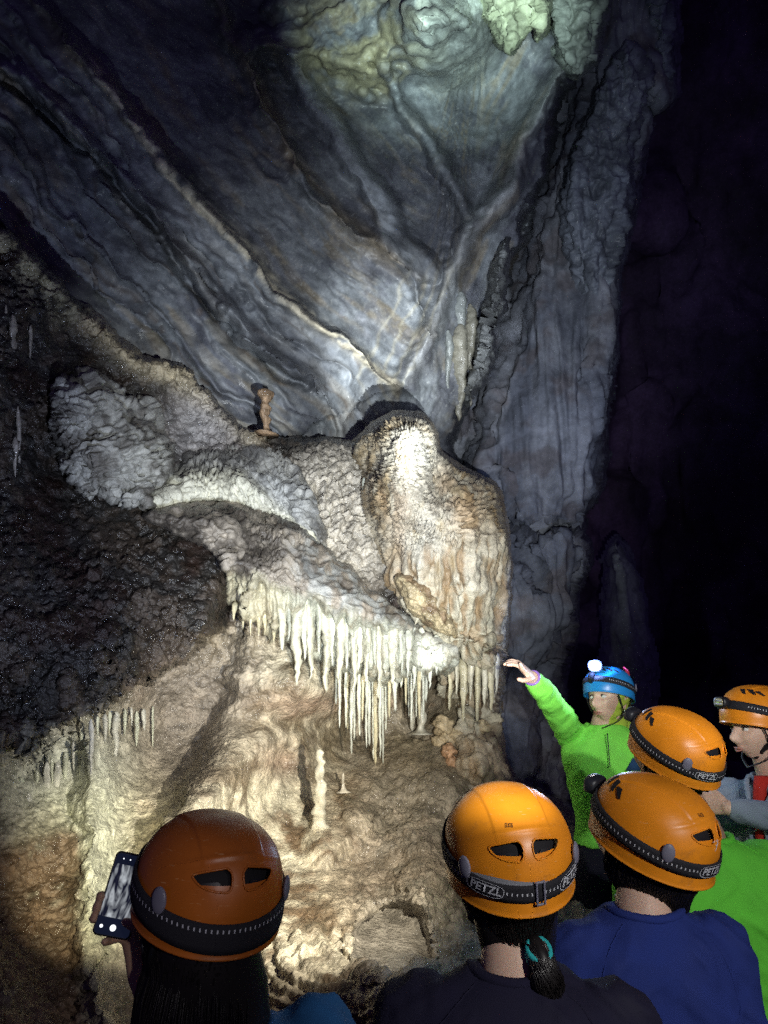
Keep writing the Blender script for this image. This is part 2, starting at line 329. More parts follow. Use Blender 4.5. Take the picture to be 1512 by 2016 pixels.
def rw_disp(P, u, v, d):
    return 0.12 * fbm(P * np.array([2.2, 2.2, .35]), 3) + 0.05 * ridged(P * np.array([7, 7, .45]), 2) - .05 + 0.09 * fbm(P * 1.4, 3) + 0.05 * sm(950, 1100, v) * fbm(P * np.array([14, 14, 1.2]), 3)
def rw_color(P, u, v, d):
    n = fbm(P * np.array([3, 3, .6]), 5); n2 = fbm(P * 3, 4)
    c = mixc(np.array([.13, .14, .17]), np.array([.25, .26, .29]), sm(-.4, .5, n)); c = mixc(c, np.array([.12, .10, .10]), .6 * sm(.05, .5, n2)); return c
POLY_RW = [(860, -160), (1330, -160), (1331, 60), (1326, 185), (1308, 205), (1280, 215), (1262, 300), (1245, 400), (1222, 500), (1210, 600), (1207, 690), (1198, 750), (1190, 800), (1186, 940), (1160, 985), (1146, 1010), (1143, 1050), (1158, 1085), (1150, 1120), (1132, 1160), (1125, 1260), (1105, 1330), (1120, 1500), (1130, 1700), (820, 1700), (800, 800), (880, 400)]
wall_r = rock("cave_wall", POLY_RW, 3.2, rw_depth, rw_disp, rw_color, M_DARK, edge=8, margin=16, slope=0.12)
tag(wall_r, "dim blue grey rock buttress with vertical flutes at the edge of the dark chamber", kind="structure")
# faint pillar in the dark and the far side of the chamber
def pil_depth(u, v, d): return 10.5 + 0 * u - 0.8 * np.sqrt(1 - (1 - np.clip(d / 50, 0, 1)) ** 2)
pil = rock("stalagmite_column", [(1195, 1090), (1215, 1060), (1235, 1085), (1262, 1170), (1285, 1300), (1300, 1700), (1180, 1700), (1190, 1300)], 4, pil_depth,
     lambda P, u, v, d: 0.14 * fbm(P * np.array([2, 2, .5]), 4), lambda P, u, v, d: np.array([.28, .3, .34]) + 0 * P, M_DARK, edge=8, margin=12, slope=.1)
tag(pil, "faint tapering rock column in the blue gloom behind the guide", "rock column")
far = tps([(1000, -100, 15), (1600, -100, 12), (1000, 1000, 17), (1600, 1000, 14), (1000, 2100, 15), (1600, 2100, 12), (1300, 500, 14)])
POLY_FAR = [(700, -300), (1900, -300), (1900, 2000), (700, 2000)]
far_o = rock("cave_wall", POLY_FAR, 9, lambda u, v, d: far(u, v) - 1.5 * sm(-.2, .8, fbm(np.stack([u / 260, v / 400, 0 * u], -1), 3)), lambda P, u, v, d: 0.5 * fbm(P * np.array([.8, .8, .25]), 5),
     lambda P, u, v, d: mixc(np.array([.07, .045, .09]), np.array([.13, .08, .17]), sm(-.3, .4, fbm(P * .7, 4))), M_DARK, edge=0, margin=0)
tag(far_o, "black far side of the chamber on the right", kind="structure")
# ---------------------------------------------------------------- left rock mass, lower wall and the rocky ground (one surface, two objects)
OVER = [(-220, 1560), (0, 1475), (100, 1440), (180, 1400), (300, 1335), (360, 1290), (440, 1235), (500, 1235), (600, 1290), (720, 1340), (900, 1340)]
lm = tps([(-150, 450, 3.6), (0, 455, 3.9), (270, 700, 4.4), (480, 850, 4.75), (600, 870, 4.7), (700, 900, 4.7), (820, 930, 4.9), (200, 900, 4.1), (0, 800, 3.5), (-150, 1000, 2.9), (0, 1200, 3.0), (200, 1200, 3.35),
          (400, 1150, 3.8), (300, 1000, 4.05), (0, 1450, 2.95), (200, 1380, 3.3), (100, 1540, 3.2), (300, 1450, 3.6), (450, 1350, 3.95), (600, 1380, 4.2), (760, 1400, 4.5), (860, 1400, 4.6), (60, 1700, 2.85), (300, 1600, 3.35), (500, 1580, 3.75),
          (600, 1700, 3.5), (750, 1600, 3.9), (900, 1560, 4.05), (0, 2000, 2.2), (200, 2000, 2.4), (500, 2000, 2.6), (750, 2000, 2.5), (700, 1800, 3.1), (900, 1800, 3.2), (1200, 2000, 2.7), (1150, 1700, 3.7), (1050, 1580, 4.3),
          (640, 1000, 4.35), (700, 1100, 4.25), (800, 1200, 4.2), (950, 1300, 4.6), (950, 1100, 4.6), (-150, 1700, 2.6)])
POOL = chaikin([(685, 1830), (740, 1775), (830, 1770), (850, 1840), (860, 1900), (800, 1945), (720, 1930), (690, 1890)], 2)
def lm_depth(u, v, d):
    w = wob(u, v, 50, 26); s, a = pline(u + w, v + wob(v, u, 60, 34) + wob(u, v, 14, 9), OVER)
    t = lm(u, v) - 0.16 * np.sqrt(1 - (1 - np.clip(d / 40, 0, 1)) ** 2)
    up = sm(6, -6, s); up = up * sm(470, 400, u + .3 * (v - 1200)); t = t - 0.30 * up * np.exp(-np.maximum(-s, 0) / 170) * sm(-100, 60, a) + 0.12 * (1 - up) * np.exp(-np.maximum(s, 0) / 60)
    # crust ridge along the top left edge
    s2, a2 = pline(u, v, [(-60, 430), (60, 500), (200, 640), (270, 705), (350, 730), (420, 800), (490, 850)])
    t = t - 0.16 * np.exp(-(s2 / 24) ** 2)
    # hollows
    t = t + 0.35 * gauss(u, v, 835, 1370, 26, 60) + 0.3 * gauss(u, v, 700, 1440, 40, 50) + 0.10 * gauss(u, v, 90, 1000, 130, 90)
    # lit cream apron and rounded buttress behind the stalagmite
    t = t - 0.32 * gauss(u, v, 600, 1345, 70, 42) + 0.10 * gauss(u, v, 560, 1420, 60, 20) - 0.12 * gauss(u, v, 545, 1460, 45, 40) + .12 * gauss(u, v, 555, 1490, 14, 20)
    t = t - 0.25 * gauss(u, v, 420, 1560, 120, 40, -0.9) + 0.22 * gauss(u, v, 330, 1430, 60, 70)
    s3, a3 = pline(u + w * .5, v, [(470, 1260), (440, 1380), (400, 1480), (340, 1600)]); t = t - 0.22 * sm(-20, 30, -s3) * np.exp(-np.maximum(-s3, 0) / 200)
    # ridge down the left side (x~180) beside the shadow painted on the lower left
    s4, a4 = pline(u + w * .6, v, [(185, 1470), (190, 1600), (170, 1750), (175, 1900), (230, 2100)]); t = t - 0.15 * np.exp(-(s4 / 30) ** 2)
    # mounds on the ground
    for cu, cv, su, sv, h in [(640, 1660, 26, 34, .16), (700, 1610, 22, 30, .14), (620, 1900, 110, 90, .16), (835, 1730, 34, 60, .34), (800, 1960, 60, 50, .34), (760, 2010, 40, 30, .2), (890, 1520, 90, 40, .12), (720, 1560, 60, 16, .06), (560, 1830, 60, 60, .10), (640, 1990, 60, 50, .15), (935, 1960, 30, 50, .12), (860, 1440, 24, 34, .10), (920, 1430, 40, 60, .14)]:
        t = t - h * gauss(u + w * .4, v, cu, cv, su, sv)
    pd = psdf(u, v, POOL); t = t + 0.12 * sm(-4, 14, pd) - 0.05 * np.exp(-(pd / 9) ** 2)
    return t
def lm_disp(P, u, v, d):
    s, a = pline(u, v, OVER); pd = psdf(u, v, POOL); k = 1 - 0.85 * sm(0, 10, pd)
    crust = np.exp(-(pline(u, v, [(200, 640), (270, 705), (350, 730), (420, 800), (490, 850)])[0] / 26) ** 2) + gauss(u, v, 600, 930, 90, 60) + .8 * gauss(u, v, 700, 1040, 70, 90)
    up = sm(20, -20, s); near = sm(1500, 1750, v); reg = .35 + 1.1 * sm(-.35, .4, fbm(np.stack([u / 120, v / 120, 0 * u + 9], -1), 3))
    o = 0.045 * fbm(P * 2.2, 4) + 0.006 * (ridged(P * 7, 4) - 1.2) + 0.014 * reg * fbm(P * 22, 4, .6) * (0.6 + up) + .012 * np.abs(fbm(P * 9, 3))
    o = o + (0.03 * crust + 0.006 + 0.010 * up) * (0.6 - cells(P * 24 + 0.5 * fbm(P * 20, 2)[..., None])) * 1.5
    o = o + 0.012 * (.3 + near) * (0.6 - cells(P * 42))
    # flowing folds on the cream apron
    ap = gauss(u, v, 610, 1350, 70, 50); o = o + 0.02 * ap * np.sin(((u - 600) * .8 + (v - 1300) * .35 + 14 * fbm(P * 3, 2)) / 5.5)
    rip = gauss(u, v, 600, 1930, 120, 90); rr = np.hypot(u - 690, (v - 1840) * 1.3) + 40 * fbm(P * 2.5, 3); o = o + 0.012 * rip * np.sin(rr / 5.5)
    sz = np.clip(1.2 * gauss(u, v, 530, 1600, 110, 110) + gauss(u, v, 470, 1730, 90, 110) + gauss(u, v, 210, 1720, 45, 170) + .8 * gauss(u, v, 600, 1340, 80, 55), 0, 1); o = o * (1 - .62 * sz)
    ver = np.clip(gauss(u, v, 480, 1600, 100, 100) + gauss(u, v, 205, 1720, 40, 160), 0, 1); o = o + .022 * ver * fbm(P * np.array([16, 16, 2.2]), 3)
    rub = sm(1480, 1560, v) * sm(620, 720, u); o = o + rub * (.022 * (.6 - cells(P * 13 + .5 * fbm(P * 9, 2)[..., None])) + .010 * (.6 - cells(P * 34)) + .03 * fbm(P * 5, 3))
    fac = gauss(u, v, 370, 1450, 70, 90); o = o * (1 - .5 * fac) + fac * .007 * fbm(P * 45, 3)
    return o * k
def lm_color(P, u, v, d):
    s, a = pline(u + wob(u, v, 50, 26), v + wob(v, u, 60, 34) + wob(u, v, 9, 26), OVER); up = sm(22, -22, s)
    n = fbm(P * 3, 5); n2 = fbm(P * 9, 4); n3 = fbm(P * 1.2 + 4, 4)
    low = mixc(TAN * 0.52 + .01, np.array([.31, .26, .19]), sm(-.4, .5, n)); low = mixc(low, BROWN * 1.1, .7 * sm(-.05, .4, n3 + .5 * n2))
    low = mixc(low, CREAM * .95, .9 * np.clip(gauss(u, v, 520, 1620, 120, 110) + gauss(u, v, 470, 1720, 70, 120) + .7 * gauss(u, v, 620, 1880, 120, 60) + .7 * gauss(u, v, 600, 1330, 80, 60), 0, 1) * sm(-.6, .3, n2 + n))
    low = mixc(low, np.array([.52, .55, .46]), .75 * np.clip(gauss(u, v, 110, 1530, 120, 75, -.4) + gauss(u, v, 195, 1720, 50, 150), 0, 1))
    low = mixc(low, np.array([.26, .23, .20]), .7 * np.clip(gauss(u, v, 360, 1470, 70, 60) + gauss(u, v, 380, 1350, 90, 50), 0, 1))
    low = mixc(low, np.array([.36, .22, .16]), .5 * gauss(u, v, 600, 1385, 60, 18) + .5 * gauss(u, v, 550, 1500, 30, 25))
    low = mixc(low, BROWN * .55 + RUST * .12, .85 * sm(-.5, .1, n2 + .5) * sm(1630, 1670, v + 14 * n + (u - 100) * .25) * sm(172, 145, u + 10 * n))  # cast shadow on the lower left wall, painted into the rock colour
    low = mixc(low, np.array([.30, .27, .22]), .45 * sm(1480, 1560, v) * sm(640, 760, u))
    dk = mixc(OVERHANG_SHADE * .24, RUST * .09 + OVERHANG_SHADE * .06, sm(.1, .6, n)); dk = mixc(dk, BROWN * .35 + GREY * .05, .5 * sm(-.1, .5, n2 - n))  # overhang rock nearly black: its shade is painted into the colour
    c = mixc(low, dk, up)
    cr = np.clip(np.exp(-(pline(u, v, [(190, 630), (270, 705), (350, 735), (430, 800), (495, 850)])[0] / 26) ** 2), 0, 1); c = mixc(c, np.array([.50, .42, .27]), cr * .9)
    c = mixc(c, np.array([.34, .31, .20]), .8 * np.exp(-(pline(u, v, [(-60, 440), (60, 520), (130, 600)])[0] / 35) ** 2) * sm(-.3, .2, n2))
    mid = sm(0.3, .8, gauss(u, v, 680, 1010, 110, 130)); c = mixc(c, np.array([.46, .42, .35]), mid * .95)
    c = mixc(c, np.array([.36, .34, .33]), .8 * gauss(u, v, 400, 840, 60, 50))
    pd = psdf(u, v, POOL); c = mixc(c, np.array([.30, .27, .22]), sm(-3, 6, pd))
    return c * (1 + .35 * n2)[..., None]
POLY_LM = [(-260, 400), (-60, 430), (0, 455), (70, 520), (140, 590), (200, 645), (250, 690), (300, 715), (355, 722), (400, 770), (440, 815), (475, 850), (520, 858), (560, 862), (640, 872), (700, 890), (800, 900), (930, 1000), (960, 1200), (955, 1480), (985, 1530), (1100, 1590), (1250, 1700), (1250, 2300), (-260, 2300)]
def lm_split(u, v): return ((v > 1540) & (u > 560 + (1700 - v) * .15)).astype(int)
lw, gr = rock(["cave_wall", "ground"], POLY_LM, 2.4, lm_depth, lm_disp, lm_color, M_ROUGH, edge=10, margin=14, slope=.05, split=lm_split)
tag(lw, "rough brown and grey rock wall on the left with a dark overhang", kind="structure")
tag(gr, "knobbly brown rocky ground sloping down between the visitors", kind="structure")
fl_u, fl_v = np.meshgrid(np.linspace(-14, 14, 60), np.linspace(-6, 22, 60))
FP = np.stack([fl_u, fl_v, 0 * fl_u - .28], -1); FP[..., 2] += .12 * fbm(FP * .7, 4)
ii = np.arange(3600).reshape(60, 60); FF = np.stack([ii[:-1, :-1], ii[:-1, 1:], ii[1:, 1:], ii[1:, :-1]], -1).reshape(-1, 4)
fo = mesh_np("cave_floor", FP.reshape(-1, 3), FF, M_ROUGH, None, np.tile([.2, .17, .13], (3600, 1)))
tag(fo, "uneven mud floor the visitors stand on", kind="structure")
# ---------------------------------------------------------------- flowstone
def ripple(P, u, v, n, s, per, amp, seed=0):
    """tiny broken rimstone ripples across the direction of flow (s = distance down the flow, in pixels)"""
    gy, gx = np.gradient(s); c = (u * gy - v * gx) / (np.hypot(gx, gy) + 1e-6)
    q = np.stack([s / per * .62 + .45 * fbm(P * 9 + seed, 3), c / (per * 3.6), 0 * u + seed], -1)
    w = 1 - np.abs(perlin(q)) * 2.2 + .5 * perlin(q * 2.1 + 4)
    return amp * (np.clip(w, -.6, 1.2) - .5) * (.45 + .9 * np.clip(fbm(P * 7 + 3 + seed, 2) + .45, 0, 1))
def dome(d, R): return np.sqrt(1 - (1 - np.clip(d / R, 0, 1)) ** 2)
# cauliflower flowstone on the left
kb = tps([(100, 740, 4.05), (330, 850, 4.25), (200, 1000, 3.85), (340, 980, 4.05), (220, 860, 3.95), (470, 990, 4.1)])
POLY_K = chaikin([(105, 735), (175, 725), (235, 765), (300, 790), (335, 850), (352, 905), (335, 960), (320, 990), (270, 1012), (215, 985), (170, 985), (130, 940), (105, 900), (98, 820)], 2)
ko = rock("cauliflower_flowstone", POLY_K, 2.0, lambda u, v, d: np.minimum(kb(u, v), lm_depth(u, v, 99) - .02) - .30 * dome(d, 80) - .07 * gauss(u, v, 280, 880, 50, 40) - .08 * gauss(u, v, 160, 800, 40, 40) - .07 * gauss(u, v, 190, 900, 40, 30),
     lambda P, u, v, d: .05 * fbm(P * 5, 3) + .03 * (.55 - cells(P * 9 + .4 * fbm(P * 12, 2)[..., None])) + ripple(P, u, v, 0, v + .25 * u, 8.5, .030),
     lambda P, u, v, d: mixc(np.array([.38, .375, .34]), np.array([.13, .12, .105]), sm(-.3, .4, fbm(P * 7, 4))), M_FLOW, edge=14, margin=12, slope=.05)
tag(ko, "grey rippled cauliflower flowstone lump high on the left wall", "flowstone")
eb = tps([(260, 1000, 4.05), (400, 880, 4.45), (500, 870, 4.55), (600, 930, 4.5), (640, 1060, 4.3), (480, 985, 4.1), (400, 950, 4.2)])
POLY_E = chaikin([(340, 905), (400, 885), (470, 872), (520, 878), (570, 900), (605, 945), (625, 1000), (648, 1060), (640, 1085), (600, 1065), (550, 1025), (500, 1000), (440, 990), (370, 990), (300, 1003), (262, 1006), (290, 975), (330, 950)], 2)
def e_depth(u, v, d):
    t = np.minimum(eb(u, v), lm_depth(u, v, 99) - .03) - .24 * dome(d, 55); s, a = pline(u, v, [(330, 935), (400, 925), (470, 935), (520, 975), (560, 1020)])
    return t + .10 * sm(12, -12, s) * sm(660, 560, u)
def e_color(P, u, v, d):
    n = fbm(P * 7, 4); s, a = pline(u, v, [(300, 940), (400, 918), (470, 928), (530, 970), (570, 1010)])
    c = mixc(np.array([.34, .33, .30]), np.array([.12, .115, .11]), sm(-.3, .4, n)); c = mixc(np.array([.62, .6, .48]), c, sm(14, -8, s + 10 * n))
    return mixc(c, np.array([.42, .43, .42]), .7 * gauss(u, v, 545, 960, 40, 30, .6) + .5 * gauss(u, v, 600, 1010, 30, 30))
eo = rock("flowstone_terrace", POLY_E, 1.7, e_depth, lambda P, u, v, d: .03 * fbm(P * 4, 3) + ripple(P, u, v, 0, v * .9 - .35 * u * sm(380, 560, u), 8.5, .026, 2) * sm(1000, 960, v - .4 * (u - 400)) + .012 * fbm(P * np.array([30, 30, 6]), 2),
     e_color, M_FLOW, edge=7, margin=10, slope=.05)
tag(eo, "upper rippled flowstone terrace with a cream lip, above the wide canopy", "flowstone")
# the wide canopy with the stalactite fringe
hb = tps([(270, 1005, 4.0), (420, 985, 4.1), (500, 990, 4.2), (640, 1075, 4.3), (760, 1180, 4.25), (895, 1262, 4.2), (445, 1190, 3.75), (600, 1280, 3.85), (760, 1330, 3.95), (880, 1310, 4.05), (450, 1090, 3.75)])
POLY_H = chaikin([(262, 1012), (330, 990), (420, 983), (500, 987), (560, 1012), (610, 1045), (650, 1085), (700, 1130), (760, 1180), (800, 1215), (860, 1245), (900, 1262), (912, 1290), (890, 1322), (850, 1325), (800, 1338), (750, 1345), (690, 1330), (640, 1310), (590, 1285), (545, 1255), (500, 1235), (462, 1205), (440, 1185), (452, 1140), (430, 1090), (380, 1065), (320, 1040)], 2)
LIP = [(430, 1110), (500, 1130), (600, 1160), (700, 1200), (800, 1235), (900, 1270)]
def h_depth(u, v, d):
    s, a = pline(u, v, LIP); t = np.minimum(hb(u, v), lm_depth(u, v, 99) - .05) - .30 * dome(d, 75)
    return t + .05 * sm(0, 60, s) - .05 * np.exp(-(s / 25) ** 2) - .06 * gauss(u, v, 400, 1030, 90, 16, .15) - .08 * gauss(u, v, 480, 1110, 50, 20) - .05 * gauss(u, v, 640, 1150, 60, 20, .6)
def h_disp(P, u, v, d):
    s, a = pline(u, v, LIP); dn = sm(-10, 30, s)
    o = .015 * fbm(P * 3, 3) + (1 - dn) * ripple(P, u, v, 0, v - .45 * (u - 450) * sm(480, 600, u) , 8.5, .024, 5)
    fl = fbm(np.stack([P[..., 0] * 17 + .3 * fbm(P * 4, 2), P[..., 1] * 9, P[..., 2] * 1.3], -1), 3)
    fl2 = fbm(np.stack([u / 17 + .5 * fbm(P * 3, 2), 0 * u, v / 260], -1), 2); return o + dn * (.03 * fl + .055 * fl2 + .008 * fbm(P * 25, 3))
def h_color(P, u, v, d):
    s, a = pline(u + wob(u, v, 40, 20), v + wob(v, u, 30, 16), LIP); n = fbm(P * 6, 4); n2 = fbm(P * np.array([14, 14, 3]), 3)
    top = mixc(np.array([.30, .26, .21]), np.array([.10, .085, .07]), sm(-.25, .4, n)); top = mixc(top, np.array([.36, .38, .37]), .7 * sm(540, 640, u) * sm(-.3, .3, n2))
    low = mixc(np.array([.46, .42, .29]), np.array([.40, .41, .34]), sm(500, 620, u)); low = mixc(low, np.array([.50, .51, .43]), sm(720, 850, u)); low = mixc(low, TAN * .6, .5 * sm(.0, .4, n2))
    return mixc(top, low, sm(-8, 22, s))
ho = rock("flowstone_canopy", POLY_H, 1.7, h_depth, h_disp, h_color, M_FLOW, edge=8, margin=10, slope=.05)
tag(ho, "wide flowstone canopy, dark and rippled on top with white dripping lower edge", "flowstone")
# the big boss
gb = tps([(700, 890, 4.7), (780, 850, 4.42), (850, 870, 4.42), (960, 950, 4.7), (1000, 1100, 4.6), (990, 1300, 4.6), (985, 1480, 4.7), (880, 1450, 4.6), (860, 1300, 4.35), (760, 1150, 4.35), (720, 1000, 4.5), (1020, 1550, 4.6), (860, 1050, 4.35), (900, 1540, 4.4)])
POLY_G = chaikin([(695, 890), (722, 850), (760, 822), (800, 816), (835, 824), (852, 850), (862, 895), (900, 925), (945, 942), (972, 955), (984, 1000), (998, 1060), (1000, 1150), (993, 1255), (988, 1330), (975, 1400), (982, 1470), (1015, 1560), (900, 1560), (895, 1450), (880, 1340), (850, 1260), (800, 1210), (760, 1150), (735, 1080), (715, 1010), (712, 950)], 2)
def g_depth(u, v, d):
    t = np.minimum(gb(u, v), lm_depth(u, v, 99) + .16) - .46 * dome(d, 95)
    t = t - .22 * sm(.1, .9, gauss(u, v, 806, 885, 44, 62)) + .10 * gauss(u, v, 735, 905, 26, 30)            # the knob
    t = t - .20 * sm(.1, .8, gauss(u, v, 765, 980, 46, 36, .5)) - .20 * sm(.05, .9, gauss(u, v, 925, 1020, 56, 60)) + .09 * gauss(u, v, 862, 960, 14, 60, -.3) + .08 * gauss(u, v, 850, 1060, 40, 14, .5)
    t = t - .06 * gauss(u, v, 835, 1000, 12, 60, -.25)
    s, a = pline(u, v, [(880, 1258), (930, 1262), (995, 1258)]); t = t - .08 * np.exp(-(s / 7) ** 2)           # ledge before the curtain
    t = t + .14 * sm(1262, 1290, v) * sm(1500, 1380, v)
    t = t - .10 * gauss(u, v, 915, 1140, 22, 22)
    return t
def g_disp(P, u, v, d):
    dn = sm(1050, 1120, v + .2 * (u - 850)); n = fbm(P * 4, 3)
    fl = fbm(np.stack([P[..., 0] * 26, P[..., 1] * 12, P[..., 2] * 1.6], -1), 3); fl2 = fbm(np.stack([P[..., 0] * 11, P[..., 1] * 8, P[..., 2] * .9], -1), 2)
    cur = sm(1262, 1285, v) * sm(1480, 1400, v)
    rad = np.hypot((u - 800) * 1.15, (v - 990))
    o = .03 * n + (1 - dn) * (ripple(P, u, v, 0, rad * sm(900, 850, u) + (v * .95 + .25 * u - 700) * sm(850, 900, u), 7.5, .028, 8) + .015 * (.5 - cells(P * 22))) + dn * (.034 * fl + .042 * fl2 + .010 * fbm(P * 20, 3)) + cur * (.05 * fl2 + .04 * fl)
    base = sm(1420, 1500, v); return o * (1 - .5 * base) + base * .035 * fbm(P * 9, 3)
def g_color(P, u, v, d):
    n = fbm(P * 5, 5); n2 = fbm(np.stack([P[..., 0] * 12, P[..., 1] * 12, P[..., 2] * 2.2], -1), 4)
    c = mixc(np.array([.47, .42, .32]), np.array([.34, .26, .15]), sm(-.2, .4, n))
    br = np.clip(gauss(u, v, 770, 985, 55, 28, .5) + gauss(u, v, 920, 1000, 40, 45, .5) + .9 * gauss(u, v, 790, 1070, 14, 60, .1) + .7 * gauss(u, v, 872, 960, 16, 45), 0, 1)
    c = mixc(c, np.array([.30, .17, .06]), .7 * br * sm(-.5, .2, n2)); c = mixc(c, np.array([.46, .45, .40]), .75 * np.clip(gauss(u, v, 820, 890, 40, 60) + gauss(u, v, 840, 1060, 50, 70) + .6 * gauss(u, v, 940, 1180, 50, 70), 0, 1) * sm(-.5, .2, n2 + .3))
    c = mixc(c, np.array([.48, .45, .34]), .7 * sm(1100, 1250, v)); rb = fbm(np.stack([P[..., 0] * 26, P[..., 1] * 12, P[..., 2] * 1.6], -1), 3); c = mixc(c, np.array([.24, .15, .07]), .75 * sm(-.02, -.4, rb) * sm(1040, 1120, v + .2 * (u - 850))); c = mixc(c, np.array([.30, .20, .10]), .6 * sm(.05, .4, n2) * sm(1050, 1200, v))
    return mixc(c, np.array([.40, .30, .20]), .6 * sm(1400, 1480, v))
go = rock("flowstone_boss", POLY_G, 1.8, g_depth, g_disp, g_color, M_FLOW, edge=5, margin=12, slope=.06)
tag(go, "huge cream and brown flowstone boss with a rounded knob on top", "flowstone")
# dark popcorn nodule leaning on the canopy end
POLY_N = chaikin([(772, 1132), (800, 1125), (845, 1150), (880, 1195), (906, 1243), (900, 1262), (860, 1245), (815, 1212), (782, 1170)], 2)
no = rock("popcorn_nodule", POLY_N, 1.7, lambda u, v, d: 3.98 + 0 * u - .13 * dome(d, 26), lambda P, u, v, d: .03 * (.55 - cells(P * 28)) + .02 * fbm(P * 10, 3),
     lambda P, u, v, d: mixc(np.array([.20, .14, .08]), np.array([.44, .36, .22]), sm(-.1, .3, fbm(P * 12, 3) + .012 * (v - 1170 - .9 * (u - 830)))), M_ROUGH, edge=5, margin=9, slope=.05)
tag(no, "dark brown elongated popcorn coated nodule beside the canopy's right end", "nodule")
# rock pendants at the top
def pend(poly, t0, label, tint):
    o = rock("rock_pendant", chaikin(poly, 1), 2.4, lambda u, v, d: t0 + 0 * u - .35 * dome(d, 45), lambda P, u, v, d: .10 * fbm(P * np.array([5, 5, 1.2]), 4) + .03 * ridged(P * 8, 3) - .03,
         lambda P, u, v, d: mixc(np.array(tint), np.array(tint) * .55, sm(-.2, .4, fbm(P * 4, 4))), M_SMOOTH, edge=9, margin=10, slope=.06)
    tag(o, label, "rock pendant", "rock pendants hanging from the ceiling")
pend([(925, -120), (1085, -120), (1082, 40), (1062, 76), (1050, 40), (1030, 62), (1015, 98), (990, 105), (975, 80), (960, 45), (940, 40)], 5.7, "ragged pale green rock pendant hanging at the top centre", (.40, .44, .30))
pend([(1080, -120), (1200, -120), (1192, 60), (1165, 130), (1130, 155), (1100, 130), (1085, 80)], 6.3, "duller grey rock pendant to the right of the pale green one", (.25, .28, .25))
pend([(1150, 250), (1195, 120), (1245, 60), (1290, 150), (1262, 230), (1250, 330), (1240, 420), (1222, 520), (1212, 640), (1206, 740), (1190, 770), (1165, 735), (1150, 690), (1140, 600), (1122, 560), (1108, 480), (1100, 400), (1112, 330)], 7.65, "long blue grey fluted drapery hanging down the right wall", (.20, .22, .26))
pend([(1262, -120), (1330, -120), (1328, 60), (1324, 185), (1305, 200), (1290, 150), (1280, 60)], 8.0, "dim blue grey drapery tongue at the top right edge", (.16, .18, .22))
pend([(985, 480), (1000, 470), (995, 560), (975, 640), (962, 720), (940, 760), (925, 800), (920, 760), (935, 690), (955, 600)], 6.2, "narrow grey drapery fin beside the wall's right edge", (.20, .21, .21))
# ---------------------------------------------------------------- stalactites and stalagmites
def spike(name, u, v0, v1, w, t, mat, col, down=True, bend=0.0, label=None, cat=None, group=None, seed=0, knob=.12, taper=1.0, t1=None, sink=0.0):
    """tapering drip column between photo rows v0 (top) and v1 (bottom), w = width in px at the thick end"""
    rs = np.random.RandomState(seed + int(u * 7 + v0)); n = max(14, int(abs(v1 - v0) / 3.2)); k = 14
    A = at(u, v0, t + sink); B = at(u + bend, v1, t if t1 is None else t1); A, B = (A, B) if down else (B, A)
    r = w * .5 * t / FPX; s = np.linspace(0, 1, n); ln = np.linalg.norm(B - A)
    prof = (1 - s ** 1.05 * .9) ** taper if taper != 0 else np.ones(n); prof = prof * (1 + knob * np.convolve(rs.normal(size=n + 4), np.ones(5) / 5, 'valid'))
    prof[-1] *= .15; prof[-2] *= .6; prof = prof * (.25 + .75 * np.sin(np.clip(s / .22, 0, 1) * math.pi / 2)) if down else prof * (1 + 1.6 * np.exp(-s / .05))
    a = np.linspace(0, 2 * math.pi, k, endpoint=False); jit = 1 + .14 * np.sin(a * 2 + rs.rand() * 6) + .1 * np.sin(a * 3 + rs.rand() * 6)
    sway = r * .15 * np.convolve(rs.normal(size=n + 8), np.ones(9) / 9, 'valid') * 2
    P = A[None] + (B - A)[None] * s[:, None]; ring = np.stack([np.cos(a) * jit, np.sin(a) * jit, 0 * a], -1)
    Q = P[:, None] + r * prof[:, None, None] * ring[None]; Q[..., 0] += sway[:, None]
    Q = Q + (r * (.12 if down else .34) * fbm(Q * (30 if down else 22), 3))[..., None]*(1 if down else ring[None])
    idx = np.arange(n * k).reshape(n, k); F = np.stack([idx[:-1], idx[1:], np.roll(idx[1:], -1, 1), np.roll(idx[:-1], -1, 1)], -1).reshape(-1, 4)
    Pn = Q.reshape(-1, 3); Pn = np.concatenate([Pn, [Q[0].mean(0)], [Q[-1].mean(0)]])
    tri = [[int(idx[-1, j]), len(Pn) - 1, int(idx[-1, (j + 1) % k]), int(idx[-1, (j + 1) % k])] for j in range(k)]
    F = F.tolist() + [[int(idx[-1, j]), len(Pn) - 1, int(idx[-1, (j + 1) % k])] for j in range(k)] + [[int(idx[0, (j + 1) % k]), len(Pn) - 2, int(idx[0, j])] for j in range(k)]
    c = np.asarray(col) * (1 + .35 * fbm(Pn * np.array([20, 20, 9]), 3))[:, None]
    o = mesh_np(name, Pn - A[None], F, mat, None, np.clip(c, .01, .9)); o.location = A.tolist()
    return tag(o, label, cat, group)
M_STAL = rockmat("dripstone", 0.32, 0.35, 110, 0.6, mott=0.18, rvar=0.2)
ORD = "first second third fourth fifth sixth seventh eighth ninth tenth eleventh twelfth thirteenth fourteenth fifteenth sixteenth seventeenth eighteenth nineteenth twentieth twenty-first twenty-second twenty-third twenty-fourth twenty-fifth twenty-sixth twenty-seventh twenty-eighth twenty-ninth thirtieth thirty-first thirty-second thirty-third thirty-fourth thirty-fifth thirty-sixth thirty-seventh thirty-eighth thirty-ninth fortieth".split()
